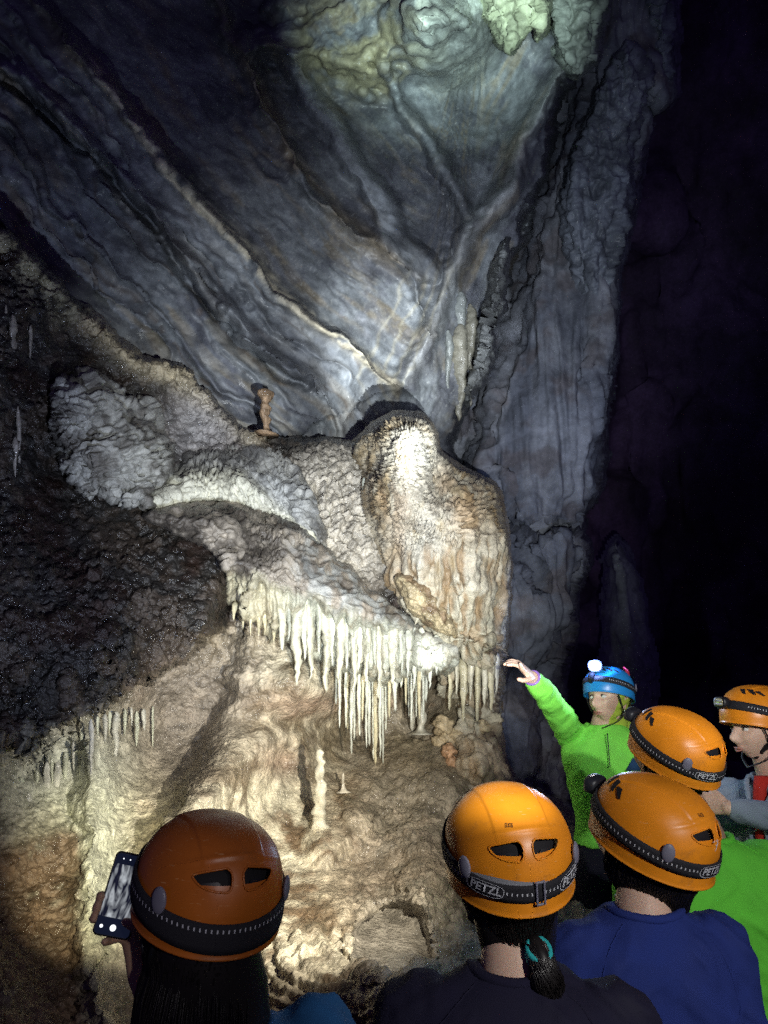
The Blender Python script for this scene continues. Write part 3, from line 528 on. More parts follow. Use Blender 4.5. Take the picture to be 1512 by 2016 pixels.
def row(specs, t, col, what, where, group, kw={}):
    specs = sorted(specs)
    for i, sp in enumerate(specs):
        u, v0, v1, w = sp[:4]; tt = float(t(u, v0)) if callable(t) else t; tt = sp[4] if len(sp) > 4 else tt
        c = col[i % len(col)] if isinstance(col, list) else col
        spike("stalactite", u, v0, v1, w, tt, M_STAL, c, bend=((i * 37) % 7 - 3) * .5, label=f"{what}, {ORD[i]} from the left {where}", cat="stalactite", group=group, seed=i, **kw)
CR = (.50, .45, .29); WH = (.52, .53, .45); GN = (.47, .46, .36); TN = (.42, .33, .2); BG = (.40, .41, .34)
def hz(off=0.0, dv=0): return lambda u, v: h_depth(np.array([[float(u)]]), np.array([[float(v + dv)]]), np.array([[30.0]]))[0, 0] + off
def gz(off=0.0): return lambda u, v: g_depth(np.array([[float(u)]]), np.array([[float(v)]]), psdf(np.array([[float(u)]]), np.array([[float(v)]]), POLY_G).clip(0))[0, 0] + off
def lz(off=0.0, dv=-12): return lambda u, v: lm_depth(np.array([[float(u)]]), np.array([[float(v + dv)]]), np.array([[99.0]]))[0, 0] + off
def bz(off=0.0): return lambda u, v: back_depth(np.array([[float(u)]]), np.array([[float(v)]]), 99)[0, 0] + off
row([(462, 1185, 1222, 16), (478, 1185, 1240, 13), (492, 1190, 1252, 12), (508, 1195, 1255, 13), (522, 1200, 1250, 15), (540, 1190, 1265, 17)], hz(-.01), CR, "short cream stalactite", "under the canopy's left tip", "cream stalactites under the canopy tip", dict(sink=.05))
row([(556, 1165, 1282, 24), (568, 1170, 1262, 15), (584, 1165, 1354, 32), (598, 1175, 1300, 17), (612, 1170, 1338, 27), (628, 1180, 1290, 16), (641, 1178, 1364, 34), (655, 1190, 1310, 17), (668, 1190, 1350, 28), (682, 1200, 1318, 15), (695, 1200, 1368, 26), (708, 1210, 1322, 18), (722, 1212, 1346, 26), (736, 1215, 1312, 16), (748, 1220, 1376, 20), (760, 1222, 1326, 20), (773, 1228, 1350, 24), (789, 1230, 1328, 20)],
    hz(-.02, -20), [GN, BG, GN, (.55, .56, .46)], "thick grey green tapering stalactite", "in the middle of the canopy fringe", "thick stalactites of the canopy fringe", dict(taper=.8, sink=.09))
row([(804, 1240, 1335, 22), (816, 1235, 1362, 18), (830, 1235, 1340, 24), (844, 1245, 1356, 20), (860, 1250, 1330, 20)], hz(-.03, -10), WH, "brilliant white stalactite", "in the brightly lit patch", "white stalactites in the bright patch", dict(sink=.08))
rr = random.Random(3); thin = []
for u in range(664, 846, 7):
    uu = u + rr.uniform(-2, 2); e = 1480 if 690 < u < 775 else 1420
    thin.append((uu, 1300 + rr.uniform(0, 20), min(1505, e + rr.uniform(-70, 30)) if u < 800 else 1420 + rr.uniform(-40, 20), rr.uniform(5.5, 9.5), float(hz(rr.uniform(.0, .2))(uu, 1270))))
row(thin, 4.1, [WH, WH, (.62, .62, .5), CR], "thin straight white stalactite", "in the curtain of straws below the fringe", "straw stalactites below the canopy", dict(taper=.45, knob=.25))
row([(886, 1290, 1400, 16), (900, 1285, 1370, 14), (912, 1290, 1420, 18), (926, 1285, 1380, 15), (940, 1290, 1430, 18), (953, 1290, 1390, 14), (966, 1290, 1400, 16), (978, 1285, 1370, 13)], gz(-.02), [(.5, .45, .3), (.56, .52, .4)],
    "tan stalactite", "in the curtain on the boss's right flank", "tan stalactites on the boss", dict(knob=.2, sink=.06, taper=.7))
row([(12, 1545, 1660, 17), (42, 1530, 1690, 20), (56, 1560, 1700, 22), (92, 1500, 1615, 14), (112, 1500, 1600, 18), (180, 1415, 1530, 13), (206, 1405, 1462, 15), (229, 1400, 1502, 17), (270, 1400, 1470, 10), (284, 1395, 1440, 12), (300, 1390, 1478, 7), (26, 1520, 1600, 12), (72, 1515, 1580, 11), (102, 1490, 1545, 9), (128, 1480, 1560, 14), (145, 1460, 1520, 9), (160, 1440, 1500, 11), (192, 1410, 1450, 8), (217, 1400, 1440, 8), (246, 1395, 1450, 10), (258, 1392, 1430, 7)],
    lz(-.02), [(.46, .48, .38), (.5, .5, .44)], "pale green grey stalactite", "hanging below the dark overhang", "stalactites below the dark overhang", dict(taper=.7))
row([(12, 600, 690, 9), (26, 620, 800, 20), (36, 800, 960, 12), (60, 640, 720, 9), (30, 860, 945, 16)], lz(-.06), [(.28, .25, .21)], "long dull brown stalactite", "at the picture's left edge", "dull stalactites at the left edge", dict(knob=.25))
row([(908, 575, 690, 26), (926, 600, 800, 34), (905, 640, 830, 42), (944, 640, 745, 20), (884, 650, 770, 24)], bz(-.02), [(.19, .205, .20), (.22, .21, .17)], "smooth grey stalactite", "above and right of the boss's knob", "stalactites above the boss", dict(taper=.8))
row([(716, 940, 985, 8)], gz(-.05), [WH], "tiny white stalactite", "dripping below the boss's knob", "small drip on the boss")
spike("stalagmite", 629, 1475, 1680, 30, 3.42, M_STAL, (.50, .47, .37), down=False, taper=.5, knob=.28, label="slender white stalagmite standing free on the rocky ground", cat="stalagmite")
spike("stalagmite", 676, 1518, 1560, 10, 3.75, M_STAL, (.55, .5, .4), down=False, label="tiny pale stalagmite behind the slender white one", cat="stalagmite")
spike("stalagmite", 830, 1380, 1445, 22, 4.3, M_STAL, (.5, .47, .38), down=False, taper=.3, label="stubby cream stalagmite in the dark hollow under the boss", cat="stalagmite")
spike("stalagmite", 812, 1320, 1440, 14, 4.25, M_STAL, (.5, .47, .38), down=True, taper=.2, label="thin cream column in the dark hollow under the boss", cat="stalagmite")
spike("broken_stalagmite", 522, 764, 856, 22, 4.55, M_ROUGH, (.30, .20, .12), down=False, taper=.08, knob=.7, label="stubby brown broken stalagmite on the ledge against the grey wall", cat="stalagmite")
# row of orange beads creeping down the foot of the boss
def blob(name, u, v, t, r, col, label, cat, group, mat=M_FLOW, sq=(1, 1, .9)):
    P, F = sphere(24, 16); c = at(u, v, t); P = P * r * np.array(sq); P = P + P * (.55 * fbm(P / r * 1.2 + u, 5))[:, None]
    o = mesh_np(name, P, F, mat, None, np.clip(np.tile(col, (len(P), 1)) * (1 + .3 * fbm(P * 40, 3))[:, None], .01, .9)); o.location = c.tolist(); return tag(o, label, cat, group)
def sphere(n, m):
    a = np.linspace(0, 2 * math.pi, n, endpoint=False); b = np.linspace(-math.pi / 2, math.pi / 2, m)
    P = np.stack([np.cos(b)[:, None] * np.cos(a), np.cos(b)[:, None] * np.sin(a), np.sin(b)[:, None] + 0 * a], -1).reshape(-1, 3)
    i = np.arange(n * m).reshape(m, n); F = np.stack([i[:-1], np.roll(i[:-1], -1, 1), np.roll(i[1:], -1, 1), i[1:]], -1).reshape(-1, 4); return P, F
beads = [(885, 1478, 15), (890, 1500, 13), (884, 1518, 12), (880, 1536, 12), (872, 1550, 9)]
for i, (u, v, r) in enumerate(beads):
    blob("flowstone_bead", u, v, 3.98 - i * .03, r * 4 / FPX, (.46, .27, .15), f"orange brown rounded bead, {ORD[i]} from the top in the string at the boss's foot", "bead", "string of orange beads")
for i, (u, v, r) in enumerate([(872, 1428, 18), (900, 1452, 20), (880, 1450, 15), (935, 1470, 16), (950, 1430, 14), (865, 1460, 12)]):
    blob("mineral_lump", u, v, 4.17, r * 4.4 / FPX, (.46, .36, .22), f"tan rounded mineral lump, {ORD[i]} of the cluster low on the boss", "lump", "lumps on the boss's foot")
# ================================================================== PEOPLE
M_SKIN = plain("skin", (.50, .31, .21), .48, .4, bump=.25, scale=260, sss=.08, var=.10)
M_SKIN2 = plain("pale skin", (.62, .42, .32), .45, .4, bump=.2, scale=260, sss=.08, var=.08)
M_LIP = plain("lips", (.40, .17, .13), .45); M_EYE = plain("eye white", (.7, .68, .66), .15); M_IRIS = plain("iris", (.02, .012, .01), .1)
M_HAIR = plain("black hair", (.012, .010, .010), .38, .6); M_STRAP = plain("black elastic webbing", (.022, .022, .028), .75, .3, bump=.6, scale=900)
def shellmat(name, col, rough):
    m = plain(name, col, rough, .45, bump=.05, scale=30, var=.12); nt = m.node_tree; N = nt.nodes; L = nt.links; b = N["Principled BSDF"]; src = b.inputs["Base Color"].links[0].from_socket
    tc = N.new("ShaderNodeTexCoord"); mp = N.new("ShaderNodeMapping"); mp.inputs["Scale"].default_value = (60, 60, 420); mp.inputs["Rotation"].default_value = (.5, .7, .2); L.new(tc.outputs["Object"], mp.inputs[0])
    n = N.new("ShaderNodeTexNoise"); n.inputs["Scale"].default_value = 1; n.inputs["Detail"].default_value = 2; L.new(mp.outputs[0], n.inputs["Vector"]); r = N.new("ShaderNodeMapRange"); r.inputs[1].default_value = .68; r.inputs[2].default_value = .74; r.inputs[3].default_value = 0; r.inputs[4].default_value = .45; L.new(n.outputs[0], r.inputs[0])
    n2 = N.new("ShaderNodeTexNoise"); n2.inputs["Scale"].default_value = 9; n2.inputs["Detail"].default_value = 9; n2.inputs["Roughness"].default_value = .75; L.new(tc.outputs["Object"], n2.inputs["Vector"]); r2 = N.new("ShaderNodeMapRange"); r2.inputs[1].default_value = .56; r2.inputs[2].default_value = .72; r2.inputs[3].default_value = 0; r2.inputs[4].default_value = .6; L.new(n2.outputs[0], r2.inputs[0])
    a = N.new("ShaderNodeMix"); a.data_type = 'RGBA'; L.new(r2.outputs[0], a.inputs[0]); L.new(src, a.inputs[6]); a.inputs[7].default_value = (.20, .10, .035, 1)
    c = N.new("ShaderNodeMix"); c.data_type = 'RGBA'; L.new(r.outputs[0], c.inputs[0]); L.new(a.outputs[2], c.inputs[6]); c.inputs[7].default_value = (.85, .50, .22, 1); L.new(c.outputs[2], b.inputs["Base Color"]); return m
M_SHELL = shellmat("orange helmet plastic", (.86, .29, .014), .36)
M_SHELLD = shellmat("shaded orange plastic", (.48, .13, .014), .34)  # same orange shell, darkened to paint in the dimmer light on it
M_BLUE = plain("blue helmet plastic", (.02, .26, .66), .35, .5, var=.06)
M_BLACK = plain("black plastic", (.012, .012, .016), .45); M_INNER = plain("dark helmet liner", (.006, .005, .008), .8)
M_GREYP = plain("grey plastic", (.19, .19, .25), .45, var=.12); M_WHITEP = plain("pale grey plastic", (.42, .46, .50), .4, var=.1)
M_PRINT = plain("pale grey print", (.55, .57, .62), .6); M_LINER = plain("grey webbing", (.24, .25, .28), .8, bump=.5, scale=700)
M_LENS = plain("clear lens", (.6, .65, .65), .08, .8); M_LEDY = plain("led reflector", (.55, .52, .30), .25, metal=.6)
def cloth(name, col, rough=.85, var=.1): return plain(name, col, rough, .25, bump=.35, scale=420, var=var)
M_NAVY = cloth("navy knit", (.018, .034, .18)); M_DARKTEE = cloth("black knit", (.012, .011, .030)); M_GREEN = cloth("bright green fabric", (.15, .70, .06), .8, .10)
M_GREEN2 = cloth("lime fabric", (.22, .76, .09), .8, .10); M_HOOD = cloth("grey blue fleece", (.24, .30, .38)); M_RED = cloth("red knit", (.50, .03, .02)); M_TROU = cloth("dark trousers", (.014, .015, .03))
M_TEAL = plain("teal hair tie", (.02, .42, .44), .7, bump=.5, scale=300); M_SCARF = cloth("yellow green scarf", (.38, .50, .06)); M_BLUETEE = cloth("blue fabric", (.02, .10, .26)); M_PURP = plain("purple wristband", (.22, .12, .42), .4)
def rotm(yaw, pitch, roll=0): return (Matrix.Rotation(math.radians(yaw), 4, 'Z') @ Matrix.Rotation(math.radians(pitch), 4, 'X') @ Matrix.Rotation(math.radians(roll), 4, 'Y'))
def npm(M): return np.array(M)
def xf(P, M): M = npm(M); return np.asarray(P) @ M[:3, :3].T + M[:3, 3]
def gridF(n, m, wrap=True):
    i = np.arange(n * m).reshape(m, n)
    if wrap: return np.stack([i[:-1], np.roll(i[:-1], -1, 1), np.roll(i[1:], -1, 1), i[1:]], -1).reshape(-1, 4)
    return np.stack([i[:-1, :-1], i[:-1, 1:], i[1:, 1:], i[1:, :-1]], -1).reshape(-1, 4)
class MB:
    def __init__(s): s.P = []; s.F = []; s.n = 0
    def add(s, P, F):
        P = np.asarray(P); s.P.append(P); s.F += [[int(k) + s.n for k in f] for f in (F.tolist() if isinstance(F, np.ndarray) else F)]; s.n += len(P); return s
    def loft(s, secs, n=28, e=2.0):
        """secs: (centre, X half-axis vector, Y half-axis vector)"""
        a = np.linspace(0, 2 * math.pi, n, endpoint=False); ca = np.sign(np.cos(a)) * np.abs(np.cos(a)) ** (2 / e); sa = np.sign(np.sin(a)) * np.abs(np.sin(a)) ** (2 / e)
        R = [np.asarray(c)[None] + ca[:, None] * np.asarray(x)[None] + sa[:, None] * np.asarray(y)[None] for c, x, y in secs]
        P = np.concatenate(R); m = len(secs); P = np.concatenate([P, [np.asarray(secs[0][0])], [np.asarray(secs[-1][0])]])
        F = gridF(n, m).tolist() + [[(j + 1) % n, j, n * m] for j in range(n)] + [[(m - 1) * n + j, (m - 1) * n + (j + 1) % n, n * m + 1] for j in range(n)]
        return s.add(P, F)
    def tube(s, pts, radii, n=14, flat=1.0, sub=5, up=(0, 0, 1)):
        pts = np.asarray(pts, float); radii = np.asarray(radii, float)
        if len(pts) > 2:  # catmull-rom
            q = np.concatenate([[2 * pts[0] - pts[1]], pts, [2 * pts[-1] - pts[-2]]]); rr = np.concatenate([[radii[0]], radii, [radii[-1]]]); o = []; ro = []
            for k in range(1, len(q) - 2):
                for t in np.linspace(0, 1, sub, endpoint=False):
                    o.append(.5 * ((2 * q[k]) + (-q[k - 1] + q[k + 1]) * t + (2 * q[k - 1] - 5 * q[k] + 4 * q[k + 1] - q[k + 2]) * t * t + (-q[k - 1] + 3 * q[k] - 3 * q[k + 1] + q[k + 2]) * t ** 3)); ro.append(rr[k] * (1 - t) + rr[k + 1] * t)
            o.append(pts[-1]); ro.append(radii[-1]); pts = np.array(o); radii = np.array(ro)
        T = np.gradient(pts, axis=0); T /= np.linalg.norm(T, axis=1)[:, None] + 1e-9; secs = []; X = None
        u0 = np.asarray(up, float)
        for k in range(len(pts)):
            if X is None:
                X = np.cross(T[k], u0);
                if np.linalg.norm(X) < .1: X = np.cross(T[k], [1, 0, 0])
            X = X - T[k] * X.dot(T[k]); X /= np.linalg.norm(X); Y = np.cross(T[k], X); secs.append((pts[k], X * radii[k], Y * radii[k] * flat))
        if n > 4:  # round the ends
            a, b = secs[0], secs[-1]
            secs = [(a[0] - T[0] * radii[0] * .85, a[1] * .3, a[2] * .3), (a[0] - T[0] * radii[0] * .55, a[1] * .78, a[2] * .78)] + secs + [(b[0] + T[-1] * radii[-1] * .55, b[1] * .78, b[2] * .78), (b[0] + T[-1] * radii[-1] * .85, b[1] * .3, b[2] * .3)]
        return s.loft(secs, n)
    def ball(s, c, r, n=24, m=16):
        P, F = sphere(n, m); return s.add(P * np.asarray(r) + np.asarray(c), F)
    def xform(s, M): s.P = [xf(p, M) for p in s.P]; return s
    def build(s, name, mat, parent=None, smooth=True, inv=None):
        P = np.concatenate(s.P)
        if inv is not None: P = xf(P, inv)
        return mesh_np(name, P, s.F, mat, parent, None, smooth)
def remesh(o, vox, smooth=4, post=None):
    m = o.modifiers.new("r", 'REMESH'); m.mode = 'VOXEL'; m.voxel_size = vox
    if smooth: q = o.modifiers.new("s", 'SMOOTH'); q.iterations = smooth; q.factor = .6
    dg = bpy.context.evaluated_depsgraph_get(); me = bpy.data.meshes.new_from_object(o.evaluated_get(dg)); old = o.data; mats = list(old.materials); o.modifiers.clear(); o.data = me; me.name = old.name
    me.materials.clear(); [me.materials.append(x) for x in mats]; n = len(me.vertices)
    if post is not None:
        P = np.empty(n * 3, np.float32); me.vertices.foreach_get("co", P); P = P.reshape(-1, 3); N = np.empty(n * 3, np.float32); me.vertices.foreach_get("normal", N); N = N.reshape(-1, 3)
        P = P + N * post(P, N)[:, None]; me.vertices.foreach_set("co", P.astype(np.float32).ravel()); me.update()
    me.polygons.foreach_set("use_smooth", np.ones(len(me.polygons), bool)); return o
# ---------------------------------------------------------------- helmet (local frame: x right, y front, z up, origin at the widest level)
HA, HB, HH = .117, .141, .114
def hsurf(phi, z, off=0.0):
    phi = np.asarray(phi, float); z = np.asarray(z, float); zz = np.clip(z / HH, 0, 1); th = np.arcsin(np.clip(zz ** 1.12, 0, 1)); r = np.cos(th) ** .80
    flare = np.where(z < 0, 1 + .02 * (z / .05), 1); r = r * flare
    b = np.where(np.cos(phi) > 0, HB, HB * .97)
    P = np.stack([HA * r * np.sin(phi), b * r * np.cos(phi) - .004, z + 0 * phi], -1)
    nrm = np.stack([np.sin(phi) * r / HA, np.cos(phi) * r / b, np.clip(z, 0, 1) / HH ** 2 * 1.0], -1); nrm /= np.linalg.norm(nrm, axis=-1)[..., None] + 1e-9
    return P + nrm * off
def drop(phi): return .020 + .034 * (1 - np.cos(phi)) / 2 * 1.15
def strap_z(phi): return .036 * (1 + np.cos(phi)) / 2 * 1.5 - .012 - .006 * (1 - np.cos(phi)) / 2
def hpatch(poly, z0, side, off, dens=26):
    """dense patch of the outline poly (x metres along the back, z) wrapped on the shell"""
    xs = [p[0] for p in poly]; zs = [p[1] for p in poly]; u, w = np.meshgrid(np.linspace(min(xs), max(xs), dens * 2), np.linspace(min(zs), max(zs), dens))
    # boundary-fitted: per column min / max of the polygon
    lo = np.empty(dens * 2); hi = np.empty(dens * 2)
    for j, x in enumerate(np.linspace(min(xs) + 1e-5, max(xs) - 1e-5, dens * 2)):
        c = []
        for k in range(len(poly)):
            (a, b), (c2, d) = poly[k], poly[(k + 1) % len(poly)]
            if (a - x) * (c2 - x) <= 0 and a != c2: c.append(b + (d - b) * (x - a) / (c2 - a))
        lo[j], hi[j] = min(c), max(c)
    s = np.linspace(0, 1, dens)[:, None]; w = lo[None] * (1 - s) + hi[None] * s
    return hsurf(math.pi + side * u / .108, z0 + w, off).reshape(-1, 3), gridF(dens * 2, dens, False)
VENT = chaikin([(.009, .015), (.040, .011), (.068, .004), (.060, -.005), (.047, -.012), (.030, -.016), (.009, -.016)], 1)
def text_mesh(txt, size, shear=.25, bold=.02):
    c = bpy.data.curves.new("t", 'FONT'); c.body = txt; c.size = size; c.shear = shear; c.align_x = 'CENTER'; c.align_y = 'CENTER'; c.offset = bold * size; c.resolution_u = 3
    o = bpy.data.objects.new("t", c); SC.collection.objects.link(o); dg = bpy.context.evaluated_depsgraph_get(); me = bpy.data.meshes.new_from_object(o.evaluated_get(dg))
    P = np.array([v.co[:] for v in me.vertices]); F = [list(p.vertices) for p in me.polygons]; bpy.data.objects.remove(o); bpy.data.meshes.remove(me); return P, F
def make_helmet(parent, M, shell=M_SHELL, strap=True, text_at=(-.085, .085), lamp='off', tag_seven=False, small_text=True, buckle=True, cradle=True, clipmat=M_GREYP, band=.0145, bdz=0.0):
    inv = None
    # shell, closed by an inner liner so that it has real thickness
    n, m = 360, 130; phi = np.linspace(0, 2 * math.pi, n, endpoint=False); s = np.linspace(0, 1, m)
    rows = []
    for k in range(m):
        t = s[k]; zb = -drop(phi)
        if t < .25: z = zb * (1 - t / .25)
        else: z = HH * np.sin((t - .25) / .75 * math.pi / 2) + 0 * phi
        z = np.minimum(z, HH * .99995)
        P = hsurf(phi, z); rows.append(P)
    O = np.array(rows); q = O.copy()
    ctr = O * 0; nn = O / (np.linalg.norm(O, axis=-1)[..., None]); x = O[..., 0]; y = O[..., 1]; z = O[..., 2]
    back = sm(-.02, -.08, y)
    # moulded ridge above the rear vents, raised crown panel, rim bead
    rid = np.exp(-((z - .078 + .25 * x ** 2 / .1) / .0035) ** 2) * back * np.exp(-(x / .075) ** 4) * .0022
    ridc = .0025 * sm(.052, .046, np.abs(x)) * sm(.05, .10, z)
    rim = .0022 * np.exp(-((z + drop(np.arctan2(x, y))) / .004) ** 2)
    vr = 0
    O = O + nn * (rid + ridc + rim + vr)[..., None]; I = O[::-1] * .965 + np.array([0, 0, -.001])
    FG = gridF(n, m); fc = O.reshape(-1, 3)[FG].mean(1); hole = np.zeros(len(FG), bool)
    for sd in (-1, 1):
        ax = np.where(fc[:, 1] < 0, (np.arctan2(fc[:, 0] / HA, (fc[:, 1] + .004) / (HB * .97)) % (2 * math.pi) - math.pi) * sd * .108, -9); hole |= psdf(ax * 1000, (fc[:, 2] - .050) * 1000, [(a * 1000, b * 1000) for a, b in VENT]) > .2
    A = np.concatenate([O.reshape(-1, 3), [[0, -.004, HH + .0022]]]); F = FG[~hole].tolist() + [[(m - 1) * n + j, (m - 1) * n + (j + 1) % n, n * m] for j in range(n)]
    B = O[:56] * np.array([.965, .965, 1.0]); k0 = len(A); A = np.concatenate([A, B.reshape(-1, 3)]); F += [[f[3] + k0, f[2] + k0, f[1] + k0, f[0] + k0] for f in gridF(n, 56).tolist()] + [[j, j + k0, (j + 1) % n + k0, (j + 1) % n] for j in range(n)]
    h = mesh_np("helmet", xf(A, M), F, shell, parent)
    def sub(mb, name, mat): return mb.xform(M).build(name, mat, h)
    for sd in (-1, 1):
        VB = [((a - .036) * 1.22 + .036, b * 1.4) for a, b in VENT]; P, F = hpatch(VB, .050, sd, -.012); vp = sub(MB().add(P, F if sd > 0 else F[:, ::-1]), "vent", M_INNER)
        rim_ = [hsurf(math.pi + sd * a / .108, .050 + b, .0008) for a, b in VENT + VENT[:1]]; sub(MB().tube(rim_, [.0017] * len(rim_), n=8, sub=2), "vent_rim", shell)
        VC = [((a - .036) * .55 + .040, b * .35 - .006) for a, b in VENT]; P, F = hpatch(VC, .050, sd, -.009); sub(MB().add(P, F if sd > 0 else F[:, ::-1]), "foam_liner", M_BLACK)
        # three slanted slots on the front half of the crown
        for (ph, z0, w, l) in ((62, .082, .007, .026), (46, .087, .008, .030), (28, .088, .008, .030)):
            th = np.linspace(-1, 1, 12); ww = np.linspace(-1, 1, 5); T, Wd = np.meshgrid(th, ww); zz = z0 + T * l * .30; hw = w * (1.1 + .5 * T) / .11
            P = hsurf(math.radians(ph) * sd + Wd * hw - T * .10 * sd, zz, .0030); sub(MB().add(P.reshape(-1, 3), gridF(12, 5, False) if sd < 0 else gridF(12, 5, False)[:, ::-1]), "vent", M_INNER)
    if strap:
        ph = np.linspace(0, 2 * math.pi, 160, endpoint=False); w = band; zc = strap_z(ph) + bdz * (1 - np.cos(ph)) / 2
        R = [hsurf(ph, zc + k * w, o) for k, o in ((-1, .0018), (-1, .0048), (-.5, .0054), (.5, .0054), (1, .0048), (1, .0018))]
        sub(MB().add(np.concatenate(R), gridF(160, 6)), "headlamp_strap", M_STRAP)
        # row of stitched dashes
        mb = MB()
        for a in np.arange(-.30, .30, .0085):
            if any(abs(a - c) < .038 for c in text_at) or (buckle and abs(a - .012) < .009):
                if mb.P: sub(mb, "stitching", M_PRINT); mb = MB()
                continue
            P, F = MB().P, None; g = np.array([[-1, -1], [1, -1], [1, 1], [-1, 1]]) * np.array([.0011, .0032])
            pp = math.pi - (a + g[:, 0]) / .125; mb.add(hsurf(pp, strap_z(pp) + g[:, 1] * .8, .0062), [[0, 1, 2, 3]])
        if mb.P: sub(mb, "stitching", M_PRINT)
        for c in text_at:
            lets = MB()
            T, TF = text_mesh("PETZL", .0205); pp = math.pi - (T[:, 0] + c) / .125; P = hsurf(pp, strap_z(pp) + T[:, 1], .0064); lets.add(P, TF)
            a = np.linspace(0, 2 * math.pi, 40, endpoint=False); ring = []
            for r in (1.0, .93):
                X = np.sign(np.cos(a)) * np.abs(np.cos(a)) ** .6 * .034 * (1 if r == 1 else .965); Y = np.sign(np.sin(a)) * np.abs(np.sin(a)) ** .7 * .0122 * r; X = X + .22 * Y; q2 = math.pi - (X + c) / .125; ring.append(hsurf(q2, strap_z(q2) + Y, .0064))
            lets.add(np.concatenate(ring), gridF(40, 2))
            sub(lets, "lettering", M_PRINT)
        if buckle:
            bmb = MB()
            for dz in (-.0185, .0185):
                pp = math.pi - (.012 + np.linspace(-.008, .008, 4)) / .125; bmb.tube(hsurf(pp, strap_z(pp) + dz, .006), [.0022] * 4, n=8)
            for dx in (-.007, .007):
                pp = np.full(6, math.pi - (.012 + dx) / .125); bmb.tube(hsurf(pp, strap_z(pp) + np.linspace(-.018, .018, 6), .0085), [.0020] * 6, n=8)
            sub(bmb, "buckle", M_GREYP)
            P = []
            for kk, z_ in enumerate((.0, .018)):
                pp = math.pi + np.linspace(-.062, .118, 40) / .125; P.append(hsurf(pp, strap_z(pp) + .010 + z_ * np.sin(np.linspace(0, math.pi, 40)) ** .6 * np.linspace(.3, 1, 40), .0016 if kk else .003))
            sub(MB().add(np.concatenate(P), gridF(40, 2, False)), "strap_lining", M_LINER)
    for sd in (-1, 1):
        P, F = sphere(22, 12); p0 = math.radians(124) * sd; c = hsurf(p0, .014, .006); X = np.array([math.cos(p0), -math.sin(p0), 0]); Nn = np.array([math.sin(p0), math.cos(p0), 0])
        Q = c + P[:, :1] * X * .0135 + P[:, 2:] * np.array([0, 0, .0195]) + P[:, 1:2] * Nn * .0055; sub(MB().add(Q, F), "strap_clip", clipmat)
    if small_text:
        T, TF = text_mesh("ELIOS", .0075, .1, .01); pp = math.pi - (T[:, 0] - .033) / .125; sub(MB().add(hsurf(pp,   .083 + T[:, 1], .0035), TF), "lettering", M_BLACK)
    if tag_seven:
        mb = MB(); pp = lambda x, z: hsurf(math.pi - x / .125, .030 + z, .0012)
        mb.tube(np.array([pp(-.018, .008), pp(-.006, .009), pp(.004, .009)]), [.0007] * 3, n=5); mb.tube(np.array([pp(.004, .009), pp(-.004, 0), pp(-.012, -.009)]), [.0007] * 3, n=5); mb.tube(np.array([pp(-.010, .001), pp(.002, .0015), pp(.004, .001)]), [.0006] * 3, n=5)
        sub(mb, "painted_number", M_PRINT)
    if lamp:
        zf = strap_z(0.0) + .002; c = hsurf(0.0, zf, .012); mb = MB(); S = [(c + np.array([0, dy, 0]), np.array([.030 * k, 0, 0]), np.array([0, 0, .020 * k])) for dy, k in ((-.008, .9), (-.002, 1), (.014, 1), (.020, .92))]
        mb.loft(S, 32, 3.2); lb = sub(mb, "headlamp", M_BLACK)
        fr = c + np.array([0, .0205, 0]); mb = MB(); mb.loft([(fr, np.array([.024, 0, 0]), np.array([0, 0, .014])), (fr + [0, .002, 0], np.array([.023, 0, 0]), np.array([0, 0, .013]))], 24, 3)
        sub(mb, "lens", {'off': M_LENS, 'gold': M_LEDY, 'on': M_LAMPON}[lamp]); mb = MB()
        for i in range(4):
            for j in range(2): mb.ball(fr + np.array([-.0165 + .011 * i, .003, -.006 + .012 * j]), [.0042, .002, .0042], 10, 6)
        sub(mb, "led", M_WHITEP if lamp != 'on' else M_LAMPON)
    if cradle:
        mb = MB()
        for sd in (-1, 1):
            for x0 in (.020, .052):
                pp = math.pi + sd * x0 / .10; a = np.linspace(0, 2 * math.pi, 18, endpoint=False); c = np.array([.075 * math.sin(pp), .098 * math.cos(pp) - .012, -.062 + .006 * (x0 > .03)]); t = np.array([math.cos(pp), -math.sin(pp), 0])
                mb.tube([c + t * .014 * math.cos(q) + np.array([0, 0, .008 * math.sin(q)]) for q in np.linspace(0, 2 * math.pi, 14)], [.0035] * 14, n=8, sub=2); mb.ball(c, [.008, .005, .006], 12, 8)
        pts = [np.array([.078 * math.sin(q), .100 * math.cos(q) - .010, -.058]) for q in np.linspace(math.pi - 1.4, math.pi + 1.4, 16)]; mb.tube(pts, [.0045] * 16, n=8, flat=2.0)
        sub(mb, "head_cradle", M_WHITEP)
    return h
M_LAMPON = plain("lit lamp", (1, 1, 1), .3, emis=((.50, .68, 1.0), 250.0))
